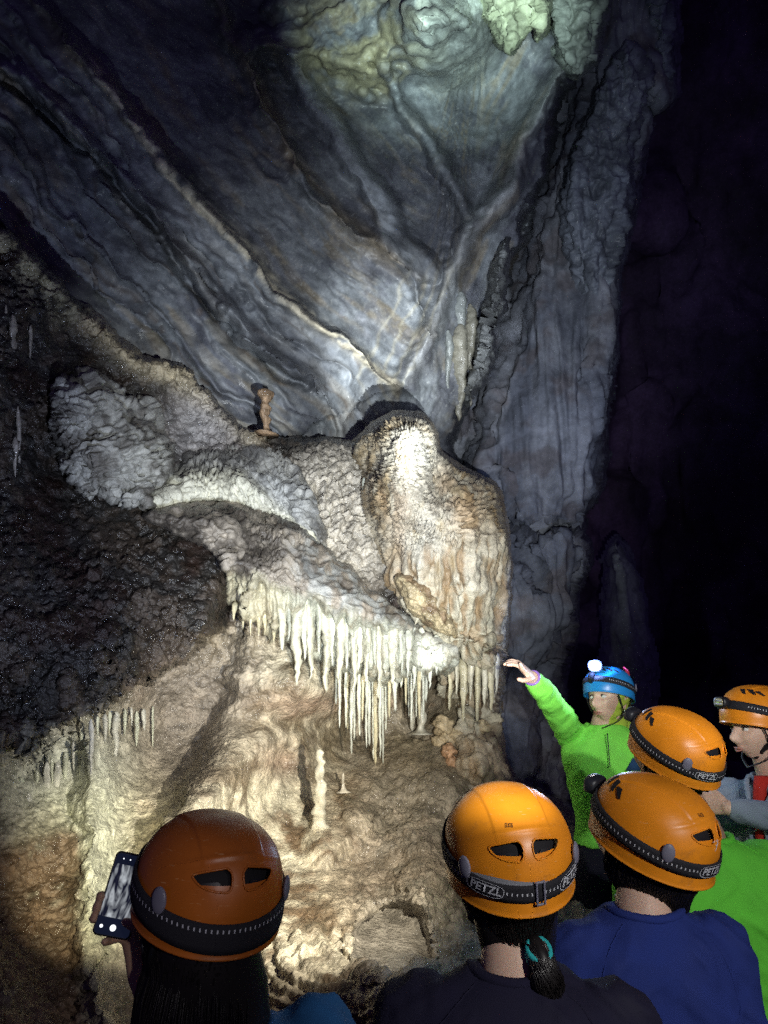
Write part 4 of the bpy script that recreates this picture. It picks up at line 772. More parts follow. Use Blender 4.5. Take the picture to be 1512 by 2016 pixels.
# ---------------------------------------------------------------- head (local frame as the helmet's, shifted down)
def head_pts(n=110, m=80):
    P, F = sphere(n, m); X = P * np.array([.077, .097, .108]); x, y, z = X.T.copy(); g = lambda a, c, s: np.exp(-.5 * ((a - c) / s) ** 2)
    f = sm(-.01, .05, y); low = sm(-.015, -.10, z)
    x = x * (1 - .26 * low); y = np.where(y < 0, y * (1 - .35 * sm(-.02, -.09, z)), y * (1 + .03 * low)) 
    y = y - .007 * f * sm(.0, .06, np.abs(z - .0) ) * 0
    y += f * (.021 * g(x, 0, .0085) * g(z, -.040, .013) + .013 * g(x, 0, .007) * g(z, -.022, .018) + .006 * (g(x, .011, .006) + g(x, -.011, .006)) * g(z, -.045, .007))
    for s in (-1, 1): y += f * (-.013 * g(x, .031 * s, .013) * g(z, -.003, .010) + .005 * g(x, .030 * s, .018) * g(z, .018, .007) + .006 * g(x, .040 * s, .016) * g(z, -.038, .016))
    y += f * (.0085 * g(x, 0, .018) * (g(z, -.069, .0042) + g(z, -.079, .0045)) - .003 * g(x, 0, .016) * g(z, -.074, .0022) - .004 * g(x, 0, .02) * g(z, -.090, .006) + .011 * g(x, 0, .018) * g(z, -.104, .012))
    return np.stack([x, y, z], -1), F
def add_head(mb, M, ears=True):
    P, F = head_pts(); mb.add(xf(P, M), F)
    if ears:
        for s in (-1, 1):
            e = [np.array([s * (.074 + .008 * math.sin(q * .5)), -.012 + .017 * math.cos(q), -.020 + .030 * math.sin(q)]) for q in np.linspace(-2.0, 2.6, 12)]
            mb.tube([xf(p, M) for p in e], [.0055] * 12, n=8, sub=2); mb.tube([xf(np.array([s * .074, -.012, -.04]), M), xf(np.array([s * .077, -.010, -.02]), M), xf(np.array([s * .075, -.008, .0]), M)], [.007, .008, .007], n=10)
def face_bits(parent, M, look=(0, 0)):
    e = MB(); ir = MB(); br = MB(); lp = MB(); la = MB()
    for s in (-1, 1):
        c = np.array([.031 * s, .0755, -.003]); e.ball(c, [.0125, .0115, .0088]); d = np.array([look[0], 1, look[1]]); d = d / np.linalg.norm(d); ir.ball(c + d * .0088, [.0052, .0035, .0052], 14, 10)
        br.tube([np.array([s * .014, .0885, .017]), np.array([s * .030, .086, .023]), np.array([s * .047, .070, .017])], [.0016, .0024, .001], n=8, flat=1.6)
        la.tube([np.array([s * .0185, .0825, -.001]), np.array([s * .030, .0885, .0052]), np.array([s * .0435, .077, .0005])], [.0011, .0016, .0011], n=6)
    lp.tube([np.array([-.021, .086, -.0735]), np.array([-.009, .0945, -.0695]), np.array([0, .0955, -.0712]), np.array([.009, .0945, -.0695]), np.array([.021, .086, -.0735])], [.0015, .0038, .0036, .0038, .0015], n=8)
    lp.tube([np.array([-.019, .086, -.0745]), np.array([0, .0940, -.0795]), np.array([.019, .086, -.0745])], [.0015, .0048, .0015], n=8)
    for mb, nm, mt in ((e, "eye", M_EYE), (ir, "iris", M_IRIS), (br, "eyebrow", M_HAIR), (la, "eyelash", M_HAIR), (lp, "lips", M_LIP)): mb.xform(M).build(nm, mt, parent)
def hand_tubes(mb, W, dirv, nrm, curl=(.2, .3, .35, .4), thumb=.5, s=1.0, side=1, spread=.12):
    """wrist W, dirv = towards the fingers, nrm = out of the back of the hand"""
    d = np.asarray(dirv, float); d /= np.linalg.norm(d); n = np.asarray(nrm, float); n = n - d * n.dot(d); n /= np.linalg.norm(n); x = np.cross(d, n) * side; W = np.asarray(W, float)
    mb.loft([(W - d * .01 * s, x * .024 * s, n * .018 * s), (W + d * .02 * s, x * .031 * s, n * .016 * s), (W + d * .055 * s, x * .040 * s, n * .014 * s), (W + d * .085 * s, x * .040 * s, n * .012 * s), (W + d * .092 * s, x * .034 * s, n * .008 * s)], 24, 2.6)
    L = (.072, .080, .074, .058)
    for k in range(4):
        b = W + (d * (.084 - .004 * abs(k - 1.2)) + x * (.030 - .020 * k)) * s; a = 0; p = [b - d * .012 * s, b]; dd = d + x * spread * (1.5 - k) * .8; dd /= np.linalg.norm(dd)
        for j, fr in enumerate((.45, .30, .25)):
            a += curl[k] * (.7 if j == 0 else 1.0); p.append(p[-1] + (dd * math.cos(a) - n * math.sin(a)) * L[k] * fr * s)
        r = (.0088, .0088, .0085, .0075)[k] * s; mb.tube(p, [r, r, r * .95, r * .88, r * .75], n=12, sub=4)
    t0 = W + (d * .018 + x * .024) * s; t1 = t0 + (d * .030 + x * .020 - n * .010 * thumb) * s; t2 = t1 + (d * .028 + x * .012 - n * .016 * thumb) * s; t3 = t2 + (d * .022 - x * .002 - n * .012 * thumb) * s
    mb.tube([t0, t1, t2, t3], [.013 * s, .011 * s, .0098 * s, .008 * s], n=12, sub=4)
def torso_secs(B, lean, k=0.0, w=1.0, top=-.205, bot=-.84):
    """B: 4x4 body frame at the head centre"""
    tab = [(-.198, .060, .055, -.018), (-.222, .100, .064, -.024), (-.245, .150, .078, -.028), (-.272, .184, .092, -.030), (-.32, .196, .104, -.024), (-.40, .190, .112, -.018), (-.50, .168, .106, -.010), (-.60, .152, .098, -.008), (-.70, .165, .108, -.012), (-.80, .178, .118, -.02), (-.88, .172, .112, -.02)]
    R = npm(B)[:3, :3]; o = npm(B)[:3, 3]; out = []
    for z, a, b, y in tab:
        if z < bot - 1e-6: break
        if z > top + 1e-6: continue
        c = o + R @ np.array([0, y + lean * (-(z) - .2), z]); out.append((c, R[:, 0] * (a * w + k), R[:, 1] * (b * w + k)))
    return out
def person(label, H, headrot, body_yaw, skin=M_SKIN, shirt=None, shirt_name="shirt", sleeve='short', arms=None, lean=0.0, trousers=M_TROU, vox=.006, face=False, hem=-.80, hands=None, w=1.0, group=None, wr=.017, neck_off=(0, 0, 0), look=(0, 0), collar=True, extra_body=None, feet_z=-1.42, ears=True):
    H = np.asarray(H, float); root = bpy.data.objects.new("person", None); link(root); base = np.array([H[0], H[1], H[2] + feet_z]); root.location = base.tolist()
    tag(root, label, "person", group); Tinv = Matrix.Translation(-Vector(base.tolist()))
    HM = Tinv @ Matrix.Translation(Vector(H.tolist())) @ headrot; B = Tinv @ Matrix.Translation(Vector((H + np.asarray(neck_off)).tolist())) @ Matrix.Rotation(math.radians(body_yaw), 4, 'Z')
    R = npm(B)[:3, :3]; o = npm(B)[:3, 3]; L = lambda x, y, z: o + R @ np.array([x, y + (lean * (-z - .2) if z > -.85 else lean * .65), z])
    Hm = npm(HM); toW = lambda p: np.asarray(p, float) - base
    mb = MB(); add_head(mb, HM, ears)
    mb.loft(torso_secs(B, lean, 0, w), 36, 2.3)
    mb.tube([Hm[:3, 3] + Hm[:3, :3] @ np.array([0, -.018, -.055]), (Hm[:3, 3] + Hm[:3, :3] @ np.array([0, -.02, -.10])) * .5 + L(0, -.018, -.14) * .5, L(0, -.020, -.20), L(0, -.022, -.25)], [.057, .054, .058, .066], n=24)
    A = []
    for s, spec in zip((-1, 1), arms or (None, None)):
        sh = L(.172 * s * w, -.026, -.285)
        if spec is None: el, wri = L(.225 * s * w, -.03, -.56), L(.215 * s * w, .06, -.80)
        else: el, wri = toW(spec[0]), toW(spec[1])
        if spec is not None and wri[2] > sh[2]: sh = L(.160 * s * w, -.026, -.245)
        A.append((sh, el, wri)); mb.tube([L(.12 * s, -.026, -.275), sh, sh * .5 + el * .5, el, el * .5 + wri * .5, wri], [.045, .050, .043, .036, .034, .025], n=18)
        hs = None if hands is None else hands[0 if s < 0 else 1]
        if hs is None: hand_tubes(mb, wri, wri - el + np.array([0, 0, -.02]), R @ np.array([s * 1.0, .2, 0]), curl=(.35, .4, .45, .5), side=-s)
        elif hs != 'skip': hs(mb, wri, el, toW)
    for s in (-1, 1):
        mb.tube([L(.088 * s, -.02, -.80), L(.095 * s, 0, -1.0), L(.10 * s, .015, -1.16), L(.10 * s, -.01, -1.30), L(.10 * s, -.02, feet_z + .07)], [.085, .075, .052, .05, .036], n=18)
        mb.tube([L(.10 * s, -.05, feet_z + .035), L(.10 * s, .06, feet_z + .035), L(.10 * s, .15, feet_z + .025)], [.036, .038, .026], n=14)
    body = remesh(mb.build("body", skin, root), vox, 2); body.data.name = "body"
    if face: face_bits(root, HM, look)
    if shirt is not None:
        sb = MB(); S0 = torso_secs(B, lean, .015, w, top=-.215, bot=hem); sb.loft([(L(0, -.020, -.203), R[:, 0] * .080, R[:, 1] * .068)] + S0, 40, 2.3)
        for (sh, el, wri), s in zip(A, (-1, 1)):
            inn = L(.11 * s, -.026, -.29)
            if sleeve == 'short': e2 = sh * .35 + el * .65; sb.tube([inn, sh, sh * .6 + el * .4, e2], [.058, .069, .064, .061], n=20)
            else: sb.tube([inn, sh, sh * .5 + el * .5, el, el * .45 + wri * .55, el * .12 + wri * .88], [.058, .067, .060, .052, .048, .040], n=20)
        def wrinkle(P, N):
            q = P - o; a = fbm(np.stack([P[:, 0] * 9, P[:, 1] * 9, P[:, 2] * 5], -1), 3); d = q @ R[:, 0]
            f2 = ridged(np.stack([(q[:, 2] + .8 * np.abs(d)) * 13, d * 4, P[:, 1] * 4], -1), 2) - 1
            return np.maximum(wr * (.7 * a + .55 * f2), -.005) + .001
        g = remesh(sb.build(shirt_name, shirt, root), .007, 6, wrinkle)
        from mathutils.bvhtree import BVHTree
        bv = BVHTree.FromPolygons([v.co[:] for v in g.data.vertices], [list(q.vertices) for q in g.data.polygons])
        for s in (-1, 1):
            a0, a1 = L(.070 * s, -.070, -.222), L(.165 * s, -.125, -.43); pts = []
            for q in np.linspace(0, 1, 22):
                c_ = a0 * (1 - q) + a1 * q + R[:, 0] * s * .02 * math.sin(q * math.pi); hit = bv.find_nearest(Vector(c_.tolist())); pts.append(np.array(hit[0] + hit[1] * .0002))
            MB().tube(pts, [.0016] * 22, n=6, sub=2).build("seam", shirt, root)
        if collar:
            cr = MB(); pts = [L(.077 * math.cos(q), -.020 + .064 * math.sin(q), -.206 - .024 * max(0, math.sin(q)) + .004 * math.cos(2 * q)) for q in np.linspace(0, 2 * math.pi, 30)]
            cr.tube(pts, [.0095] * 30, n=8, sub=2); cr.build("collar", shirt, root)
    if trousers is not None:
        tb = MB(); S = [x for x in torso_secs(B, lean, .006, w) if True][-4:]; tb.loft(S, 30, 2.3)
        for s in (-1, 1): tb.tube([L(.088 * s, -.02, -.80), L(.095 * s, 0, -1.0), L(.10 * s, .015, -1.16), L(.10 * s, -.01, -1.30), L(.10 * s, -.02, feet_z + .10)], [.098, .088, .068, .064, .058], n=20)
        remesh(tb.build("trousers", trousers, root), .010, 3, lambda P, N: .008 * fbm(P * 7, 3))
        sh_ = MB()
        for s in (-1, 1): sh_.tube([L(.10 * s, -.055, feet_z + .04), L(.10 * s, .06, feet_z + .045), L(.10 * s, .165, feet_z + .032)], [.046, .048, .034], n=16)
        sh_.build("shoes", M_BLACK, root)
    return root, HM, L, R, toW
def strands(parent, M, roots, fn, n_each=1, r=.0011, name="hair", mat=M_HAIR, base=None):
    """roots: list of points (local); fn(root, rnd) -> list of points"""
    mb = MB(); rs = random.Random(5)
    if base is not None: base(mb)
    P = []; F = []; k0 = 0
    for rt in roots:
        for _ in range(n_each):
            pts = np.array(fn(rt, rs)); m = len(pts); T = np.gradient(pts, axis=0); T /= np.linalg.norm(T, axis=1)[:, None] + 1e-9; X = np.cross(T, [.3, .2, 1.0]); X /= np.linalg.norm(X, axis=1)[:, None] + 1e-9; Y = np.cross(T, X)
            rad = r * np.linspace(1.1, .35, m)[:, None]; Q = np.stack([pts + X * rad, pts - X * rad * .5 + Y * rad * .8, pts - X * rad * .5 - Y * rad * .8], 1).reshape(-1, 3); i = np.arange(m * 3).reshape(m, 3)
            P.append(Q); F += [[int(a) + k0 for a in f] for f in np.stack([i[:-1], np.roll(i[:-1], -1, 1), np.roll(i[1:], -1, 1), i[1:]], -1).reshape(-1, 4)]; k0 += len(Q)
    if P: mb.add(np.concatenate(P), F)
    return mb.xform(M).build(name, mat, parent)
def hair_back(parent, HM, length=.10, nape=None, wave=.012, n=900, span=2.3, tmin=-.11, out=.004, r=.0012, seed=1, tipz=None):
    """short layered hair on the back and sides of the head"""
    rs = random.Random(seed); roots = [(math.pi + rs.uniform(-span, span), rs.uniform(-.085, .03)) for _ in range(n)]
    def fn(rt, q):
        a, z = rt; ln = length * q.uniform(.6, 1.1); pts = []; ph = q.uniform(0, 6); am = wave * q.uniform(.4, 1.2); a2 = a
        for s in np.linspace(0, 1, 7):
            zz = z - ln * s; k = 1 - .35 * sm(-.02, -.11, zz); rad_x = (.080 + out * 1.5 + .006 * s) ; rad_y = (.099 + out * 1.5) * (k if abs(a - math.pi) < 1.3 else 1)
            a2 = a + am * 12 * .25 * math.sin(ph + s * 5) * s; w = 1 + am * .9 * math.sin(ph * 2 + s * 7)
            dn = sm(-.03, -.12, zz); rad_y *= 1 - .12 * dn; pts.append(((rad_x * k ** .6 - .012 * dn) * math.sin(a2) * w, rad_y * math.cos(a2) * w - .003 - .030 * dn - .004 * math.sin(ph * 3) * s, zz))
        return pts
    def base(mb):
        P, F = head_pts(60, 50); P = P.copy(); back = sm(.035, .0, P[:, 1] + .25 * np.clip(P[:, 2], -.2, 0)); P = P * (1 + .055 * back[:, None] - .06 * (1 - back[:, None])); P[:, 2] *= .98; P = P[:, :] + np.array([0, -.002, .004]); P += (.004 * fbm(P * 40, 3))[:, None] * P / .09; mb.add(P, F)
        if nape: mb.loft([((0, -.022, -.02), (.082, 0, 0), (0, .078, 0)), ((0, -.030, -.07), (.078, 0, 0), (0, .064, 0)), ((0, -.036, nape * .6 - .045), (.068, 0, 0), (0, .050, 0)), ((0, -.048, nape), (.050, 0, 0), (0, .034, 0)), ((0, -.062, nape - .02), (.022, 0, 0), (0, .010, 0))], 30)
    return strands(parent, HM, roots, fn, 1, r, "hair", M_HAIR, base)
def chin_strap(parent, HM, color=M_BLACK):
    mb = MB()
    for s in (-1, 1):
        for y0 in (.045, -.055): mb.tube([(s * .086, y0, .0), (s * .085, y0 * .5, -.045), (s * .076, .004, -.075)], [.0045] * 3, n=6, flat=.5)
        mb.tube([(s * .076, .004, -.075), (s * .062, .025, -.105), (0.0, .055, -.135)], [.0045] * 3, n=6, flat=.5)
        mb.ball((s * .078, .004, -.076), [.006, .012, .009], 12, 8)
    return mb.xform(HM).build("chin_strap", color, parent)
def hel(HM, dy=-.004, dz=.038, tilt=0, sc=1.0): return HM @ Matrix.Translation((0, dy, dz)) @ Matrix.Rotation(math.radians(tilt), 4, 'X') @ Matrix.Scale(sc, 4)
# ---------------------------------------------------------------- 1. visitor on the left taking a picture
PH = V(242, 1762, 1.30); n_ph = Vector((.22, -.93, .12)).normalized(); r_ph = Vector((.93, .25, .05)); r_ph = (r_ph - n_ph * r_ph.dot(n_ph)).normalized(); u_ph = n_ph.cross(r_ph); u_ph = (u_ph + .30 * r_ph).normalized(); r_ph = u_ph.cross(n_ph).normalized()
MPH = Matrix((( r_ph.x, u_ph.x, n_ph.x, PH.x), (r_ph.y, u_ph.y, n_ph.y, PH.y), (r_ph.z, u_ph.z, n_ph.z, PH.z), (0, 0, 0, 1))) @ Matrix.Scale(.82, 4)
def phone_hand(mb, wri, el, toW):
    T = lambda *p: toW(xf(np.array(p), MPH))
    for k, (y, r) in enumerate(((-.012, .0088), (-.034, .0090), (-.055, .0085))):
        mb.tube([T(.020, y - .01, -.026), T(-.012, y, -.024), T(-.034, y + .001, -.016), T(-.0445, y + .002, -.002), T(-.0405, y + .003, .0085)], [r, r, r * .98, r * .92, r * .8], n=12, sub=4)
    mb.tube([T(.026, -.075, -.028), T(.006, -.086, -.020), T(-.004, -.089, -.006), T(-.008, -.088, .006)], [.0085, .0082, .0078, .0068], n=12, sub=4)
    mb.tube([T(.046, -.074, -.026), T(.052, -.060, -.006), T(.040, -.050, .011), T(.020, -.045, .0125)], [.014, .0115, .0098, .008], n=12, sub=4)
    mb.loft([(T(.006, -.036, -.032), np.array(r_ph) * .02, np.array(u_ph) * .030), (T(.03, -.045, -.034), np.array(n_ph) * .018, np.array(u_ph) * .040), (T(.05, -.07, -.034), np.array(n_ph) * .02, np.array(u_ph) * .036), (T(.062, -.10, -.036), np.array(n_ph) * .018, np.array(u_ph) * .024)], 20)
    mb.tube([T(.048, -.07, -.034), T(.066, -.108, -.036), wri], [.026, .023, .024], n=16)
W1 = xf(np.array([.080, -.135, -.038]), MPH); E1 = W1 + np.array([.13, -.02, -.20])
H1 = np.array(V(403, 1795, 1.20))
p1, HM1, L1_, R1_, tw1 = person("person on the left in a shaded orange helmet holding up a phone, seen from behind", H1, rotm(30, 5, 2), 26, shirt=M_BLUETEE, shirt_name="shirt", arms=(None, (E1, W1)), hands=(None, phone_hand), vox=.005, neck_off=(.03, .0, .045), skin=M_SKIN)
make_helmet(p1, hel(HM1, sc=.97), M_SHELLD, strap=True, text_at=(), small_text=False, buckle=False, lamp='off', cradle=False, clipmat=M_GREYP, band=.021, bdz=-.012); chin_strap(p1, HM1)
def long_hair(parent, HM, L):
    rs = random.Random(2); inv = npm(HM.inverted()); roots = []
    for _ in range(2200): roots.append((math.pi + rs.uniform(-2.0, 2.0), rs.uniform(-.06, .02)))
    def fn(rt, q):
        a, z = rt; pts = []; ln = .30 * q.uniform(.75, 1.1); ph = q.uniform(0, 6)
        for s in np.linspace(0, 1, 9):
            zz = z - ln * s; fl = sm(0, .35, s); k = 1 - .12 * math.sin(min(1, s * 2) * math.pi); pts.append((.086 * k * math.sin(a) * (1 + .15 * s), (.104 * k) * math.cos(a) * (1 - .0 * s) - .02 * s + .004 * math.sin(ph + s * 4), zz))
        return pts
    def base(mb):
        mb.loft([((.006, -.005, .03), (.086, 0, 0), (0, .100, 0)), ((0, -.016, -.04), (.083, 0, 0), (0, .092, 0)), ((.012, -.030, -.09), (.088, 0, 0), (0, .078, 0)), ((.02, -.035, -.16), (.092, 0, 0), (0, .072, 0)), ((.035, -.052, -.24), (.115, 0, 0), (0, .060, 0)), ((0, -.062, -.30), (.085, 0, 0), (0, .045, 0))], 30)
    return strands(parent, HM, roots, fn, 1, .0013, "hair", M_HAIR, base)
long_hair(p1, HM1, L1_)
# phone
ph = bpy.data.objects.new("phone", None); link(ph); ph.matrix_world = MPH; tag(ph, "black smartphone held up by the left visitor, its screen showing the flowstone", "phone")
M_SCREEN = None
def screen_mat():
    m, nt, b = new_mat("phone screen"); N = nt.nodes; L = nt.links; tc = N.new("ShaderNodeTexCoord")
    mp = N.new("ShaderNodeMapping"); mp.inputs["Rotation"].default_value = (0, 0, .7); mp.inputs["Scale"].default_value = (60, 16, 1); L.new(tc.outputs["Object"], mp.inputs[0])
    n = N.new("ShaderNodeTexNoise"); n.inputs["Scale"].default_value = 1; n.inputs["Detail"].default_value = 5; n.inputs["Distortion"].default_value = 1.5; L.new(mp.outputs[0], n.inputs["Vector"])
    r = N.new("ShaderNodeValToRGB"); r.color_ramp.elements[0].position = .42; r.color_ramp.elements[0].color = (.01, .012, .03, 1); r.color_ramp.elements[1].position = .66; r.color_ramp.elements[1].color = (.75, .8, .85, 1); L.new(n.outputs[0], r.inputs[0])
    b.inputs["Base Color"].default_value = (.01, .01, .01, 1); b.inputs["Roughness"].default_value = .1; L.new(r.outputs[0], b.inputs["Emission Color"]); b.inputs["Emission Strength"].default_value = .22; return m
def slab(w, h, z0, z1, rad, n=8):
    c = []
    for qx, qy, a0 in ((1, 1, 0), (-1, 1, 90), (-1, -1, 180), (1, -1, 270)):
        for k in range(n): a = math.radians(a0 + 90 * k / (n - 1)); c.append((qx * (w - rad) + rad * math.cos(a), qy * (h - rad) + rad * math.sin(a)))
    c = np.array(c); m = len(c); rows_ = [(z0, .96), (z0 + (z1 - z0) * .2, 1), (z0 + (z1 - z0) * .8, 1), (z1, .965)]
    P = np.concatenate([np.concatenate([c * k, np.full((m, 1), z)], 1) for z, k in rows_]); F = gridF(m, 4).tolist() + [list(range(m))[::-1], list(range(3 * m, 4 * m))]; return P, F
def pp_(name, P, F, mat): return mesh_np(name, P, F, mat, ph, smooth=False)
pp_("case", *slab(.0385, .080, -.009, 0, .010), M_BLACK)
P, F = slab(.0355, .0765, .0002, .0006, .008); pp_("screen", P, F, plain("dark screen glass", (.01, .012, .02), .08, emis=((.08, .12, .3), .02)))
P, F = slab(.0345, .050, .0008, .0011, .003); P[:, 1] += .006; pp_("picture", P, F, screen_mat())
M_ICON = plain("lit icon", (1, 1, 1), .5, emis=((.9, .95, 1), .5))
for x, y, r in [(.0, -.062, .0065), (-.02, .067, .0014), (-.006, .067, .0014), (.008, .067, .0014), (.022, .067, .0014), (-.024, -.062, .0035)]:
    mb = MB(); mb.ball((x, y, .0012), [r, r, .0004], 16, 6); mesh_np("icon", np.concatenate(mb.P), mb.F, M_ICON, ph)
# ---------------------------------------------------------------- 2. visitor in the middle
H2 = np.array(V(1000, 1712, 1.42))
p2, HM2, L2_, R2_, tw2 = person("person in a black shirt and orange helmet, ponytail tied with a teal band", H2, rotm(8, 10, -5), -4, shirt=M_DARKTEE, vox=.006, neck_off=(.0, -.01, .05), w=1.02, skin=M_SKIN2)
make_helmet(p2, hel(HM2), M_SHELL, text_at=(-.084, .088), lamp='off'); chin_strap(p2, HM2); hair_back(p2, HM2, length=.085, wave=.009, n=1500, span=1.9, out=.006, nape=-.14)
pt = [(0.012, -.100, -.085), (.016, -.122, -.105), (.020, -.128, -.135), (.024, -.118, -.170), (.03, -.105, -.20)]
mb = MB(); mb.tube(pt, [.016, .017, .021, .020, .006], n=18)
rs = random.Random(4); Pq = []
def pony(rt, q):
    a, = rt; return [(p[0] + r * math.cos(a + .5 * k) * .9 + q.uniform(-.004, .004), p[1] + r * math.sin(a + .5 * k) * .9 + q.uniform(-.003, .003), p[2] + q.uniform(-.003, .003)) for k, (p, r) in enumerate(zip(pt + [(.032 + q.uniform(-.012, .012), -.10, -.215 + q.uniform(-.02, .01))], [.017, .022, .028, .027, .018, .006]))]
strands(p2, HM2, [(q,) for q in np.linspace(0, 18.8, 520)], pony, 1, .0012, "ponytail", M_HAIR, lambda m_: m_.tube(pt, [.013, .016, .020, .018, .006], n=16))
mb = MB()
for k in range(3): mb.tube([(.014 + .0185 * math.cos(a), -.112 + .0185 * math.sin(a) + .002 * k, -.092 - .007 * k + .010 * math.sin(a)) for a in np.linspace(0, 6.283, 16)], [.0055] * 16, n=8, sub=2)
mb.xform(HM2).build("hair_tie", M_TEAL, p2)
# ---------------------------------------------------------------- 3. visitor in the navy shirt
H3 = np.array(V(1275, 1668, 1.66))
p3, HM3, L3_, R3_, tw3 = person("person in a navy blue shirt and orange helmet with short wavy black hair, back turned", H3, rotm(46, 16, -6), 8, shirt=M_NAVY, vox=.006, neck_off=(-.03, -.01, .09), w=.92, skin=M_SKIN2)
make_helmet(p3, hel(HM3), M_SHELL, text_at=(-.022,), lamp='off', tag_seven=True, small_text=True, buckle=False, cradle=False); chin_strap(p3, HM3); hair_back(p3, HM3, length=.13, wave=.022, n=1900, span=2.1, out=.011, nape=-.165, r=.0014, seed=9)
# ---------------------------------------------------------------- 4. visitor in green behind
H4 = np.array(V(1322, 1497, 2.25))
p4, HM4, L4_, R4_, tw4 = person("person in a bright green shirt and orange helmet standing behind the navy shirted one", H4, rotm(46, 20, -10), 10, shirt=M_GREEN, vox=.008, neck_off=(.055, -.02, .0), lean=-.02, w=1.15, sleeve='long', wr=.016)
make_helmet(p4, hel(HM4), M_SHELL, text_at=(-.065,), lamp='off', buckle=False, small_text=False, cradle=True); chin_strap(p4, HM4); hair_back(p4, HM4, length=.08, wave=.010, n=1200, span=2.0, seed=3, nape=-.13)
# ---------------------------------------------------------------- 5. visitor on the right with crossed arms
H5 = np.array(V(1492, 1434, 2.75)); 
def cross_hand(mb, wri, el, toW): hand_tubes(mb, wri, wri - el + np.array([0, .16, 0]), np.array([-.5, -.8, .2]), curl=(.3, .3, .35, .4), s=.9)
b5 = H5
E5a = at(1398, 1610, 2.72); W5a = at(1490, 1600, 2.66); E5b = at(1560, 1615, 2.52); W5b = at(1432, 1590, 2.56)
p5, HM5, L5_, R5_, tw5 = person("person at the right edge with crossed arms, grey blue jacket over a red shirt", H5, rotm(104, 2, 0), 130, shirt=M_HOOD, shirt_name="jacket", sleeve='long', arms=((E5b, W5b), (E5a, W5a)), hands=(cross_hand, cross_hand), vox=.0042, face=True, wr=.013, skin=M_SKIN2, neck_off=(.03, .0, .035), look=(0, .1))
make_helmet(p5, hel(HM5), M_SHELL, text_at=(.19, -.10), lamp='gold', buckle=False, small_text=False, cradle=False); chin_strap(p5, HM5); hair_back(p5, HM5, length=.05, wave=.004, n=500, span=1.2)
mb = MB(); mb.loft([(L5_(0, .070, -.195), R5_[:, 0] * .026, R5_[:, 1] * .030), (L5_(0, .098, -.235), R5_[:, 0] * .022, R5_[:, 1] * .022), (L5_(0, .114, -.29), R5_[:, 0] * .022, R5_[:, 1] * .022), (L5_(0, .122, -.36), R5_[:, 0] * .022, R5_[:, 1] * .022), (L5_(0, .124, -.46), R5_[:, 0] * .020, R5_[:, 1] * .020), (L5_(0, .120, -.52), R5_[:, 0] * .022, R5_[:, 1] * .014)], 20)
mb.build("red_shirt", M_RED, p5)
mb = MB(); mb.tube([L5_(-.072, .02, -.205), L5_(-.055, .08, -.225), L5_(-.028, .130, -.29), L5_(-.028, .142, -.40), L5_(-.032, .134, -.52)], [.009, .010, .008, .007, .007], n=10); mb.tube([L5_(.072, .02, -.205), L5_(.055, .08, -.225), L5_(.028, .130, -.29), L5_(.028, .142, -.40), L5_(.032, .134, -.52)], [.009, .010, .008, .007, .007], n=10); mb.build("jacket_edge", M_HOOD, p5)
mb = MB()
for k in range(5): mb.tube([L5_(-.012 + .004 * k, .1445, -.315 - .012 * k), L5_(.004 + .002 * k, .1455, -.322 - .012 * k), L5_(.016, .144, -.312 - .014 * k)], [.0024] * 3, n=6)
mb.build("shirt_print", M_PRINT, p5)
# ---------------------------------------------------------------- 6. the guide
H6 = np.array(V(1198, 1374, 3.40)); E6 = at(1092, 1392, 3.22); W6 = at(1046, 1332, 3.02)
def point_hand(mb, wri, el, toW):
    tip = toW(at(1004, 1292, 2.93)); hand_tubes(mb, wri, tip - wri, np.array([.15, -.6, .75]), curl=(-.12, .25, .42, .55), thumb=.9, s=1.0, side=-1, spread=.2)
def guide_left(mb, wri, el, toW): hand_tubes(mb, wri, wri - el, np.array([.5, -.8, 0]), side=-1)
p6, HM6, L6_, R6_, tw6 = person("guide in a blue helmet and lime green long sleeved shirt pointing at the flowstone", H6, rotm(128, 6, 4), 170, shirt=M_GREEN2, shirt_name="shirt", sleeve='long', arms=(None, (E6, W6)), hands=(None, point_hand), vox=.0038, face=True, look=(.35, .25), hem=-.72, wr=.013, skin=M_SKIN2, neck_off=(-.025, .0, .085), w=.90)
make_helmet(p6, hel(HM6, dz=.034, sc=.90), M_BLUE, text_at=(), lamp=None, buckle=False, small_text=False, cradle=False); chin_strap(p6, HM6)
mb = MB(); P, F = head_pts(70, 60); k = sm(.040, .022, P[:, 1] + .0 * P[:, 2]); P = P * (1 + .10 * k - .10 * (1 - k))[:, None]; P += (k * .004 * np.sin(P[:, 2] * 160 + P[:, 1] * 90))[:, None] * P / .09; mb.add(P, F); mb.tube([(0, -.085, -.02), (-.0, -.115, -.05), (.0, -.125, -.09), (0, -.115, -.13)], [.03, .04, .035, .012], n=16); mb.tube([(0, -.03, -.07), (0, -.045, -.11), (0, -.045, -.14)], [.050, .050, .040], n=20)
mb.xform(HM6).build("headscarf", M_SCARF, p6)
mb = MB(); wd = (tw6(W6) - tw6(E6)); wd /= np.linalg.norm(wd); X = np.cross(wd, [0, 0, 1]); X /= np.linalg.norm(X); Y = np.cross(wd, X); c = tw6(W6) - wd * .012
mb.tube([c + X * .029 * math.cos(a) + Y * .029 * math.sin(a) for a in np.linspace(0, 6.283, 20)], [.005] * 20, n=8, sub=2); mb.build("wristband", M_PURP, p6)
mb = MB(); mb.tube([L6_(.0, .088, -.235), L6_(.0, .100, -.30), L6_(.0, .112, -.37)], [.0022] * 3, n=6); mb.build("zip", M_BLACK, p6)
mb = MB(); c = L6_(-.095, .0, -.37)
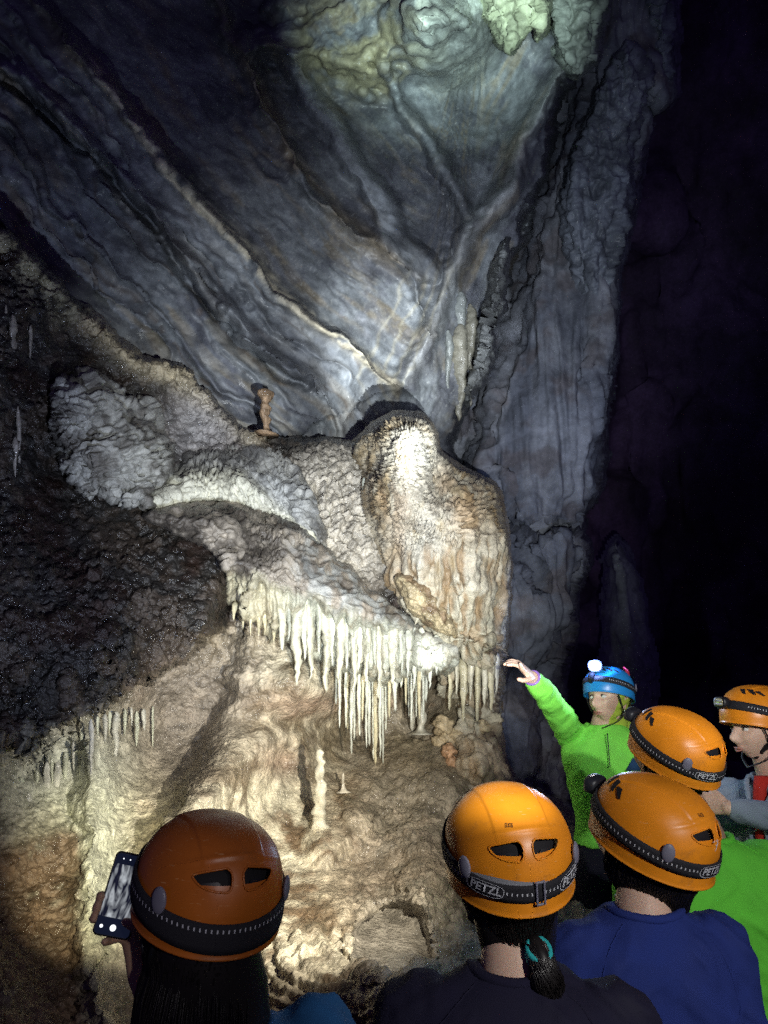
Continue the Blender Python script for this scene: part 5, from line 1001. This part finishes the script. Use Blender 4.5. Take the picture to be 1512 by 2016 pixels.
def chest(x, z, e=.0):
    b_ = .118; a_ = .20; y = b_ * math.sqrt(max(.01, 1 - abs(x / a_) ** 2.3)) - .018 + e; return L6_(x, y, z)
SB = -1 if False else 1
tri = [chest(-.10, -.330, .010), chest(-.065, -.385, .010), chest(-.135, -.385, .012)]
mb.add(tri + [p - R6_[:, 1] * .004 for p in tri], [[0, 1, 2], [5, 4, 3], [0, 3, 4, 1], [1, 4, 5, 2], [2, 5, 3, 0]])
for k in range(2): q = [chest(-.062, -.393 - .012 * k, .010), chest(-.138, -.393 - .012 * k, .012), chest(-.138, -.400 - .012 * k, .012), chest(-.062, -.400 - .012 * k, .010)]; mb.add(q + [p - R6_[:, 1] * .004 for p in q], [[0, 1, 2, 3], [7, 6, 5, 4], [0, 4, 5, 1], [1, 5, 6, 2], [2, 6, 7, 3], [3, 7, 4, 0]])
mb.build("chest_emblem", cloth("dark blue print", (.02, .06, .14)), p6)
mb = MB(); Hh = hel(HM6, dz=.034, sc=.90)
for q in (0, 1): mb.tube([hsurf(math.radians(200), .06 + .0, .004), hsurf(math.radians(196), .075, .02 + .01 * q), hsurf(math.radians(205), .10, .026), hsurf(math.radians(214), .085, .018 - .01 * q), hsurf(math.radians(200), .07, .004)], [.003] * 5, n=8)
mb.xform(Hh).build("red_cord", plain("red cord", (.5, .03, .08), .6), p6)
# the guide's lamp sits on the helmet's front, lit
lc = tw6(at(1171, 1311, 3.30)); fw = np.array([-.35, -.92, -.05]); fw /= np.linalg.norm(fw); X = np.cross(fw, [0, 0, 1]); X /= np.linalg.norm(X); Y = np.cross(X, fw)
mb = MB(); mb.loft([(lc - fw * .035, X * .02, Y * .018), (lc - fw * .02, X * .030, Y * .026), (lc, X * .030, Y * .026)], 24, 2.6); hl = mb.build("headlamp", M_BLACK, p6)
mb = MB(); mb.loft([(lc + fw * .0005, X * .024, Y * .019), (lc + fw * .003, X * .023, Y * .018)], 24, 2.4); mb.build("lens", M_LAMPON, hl)
mb = MB(); hc = npm(Hh); fr = xf(hsurf(0.0, .03, .004)[None], Hh)[0]; mb.tube([lc - fw * .03, lc * .4 + fr * .6 + np.array([0, 0, .01]), fr], [.010, .012, .012], n=10); mb.build("lamp_bracket", M_BLACK, hl)
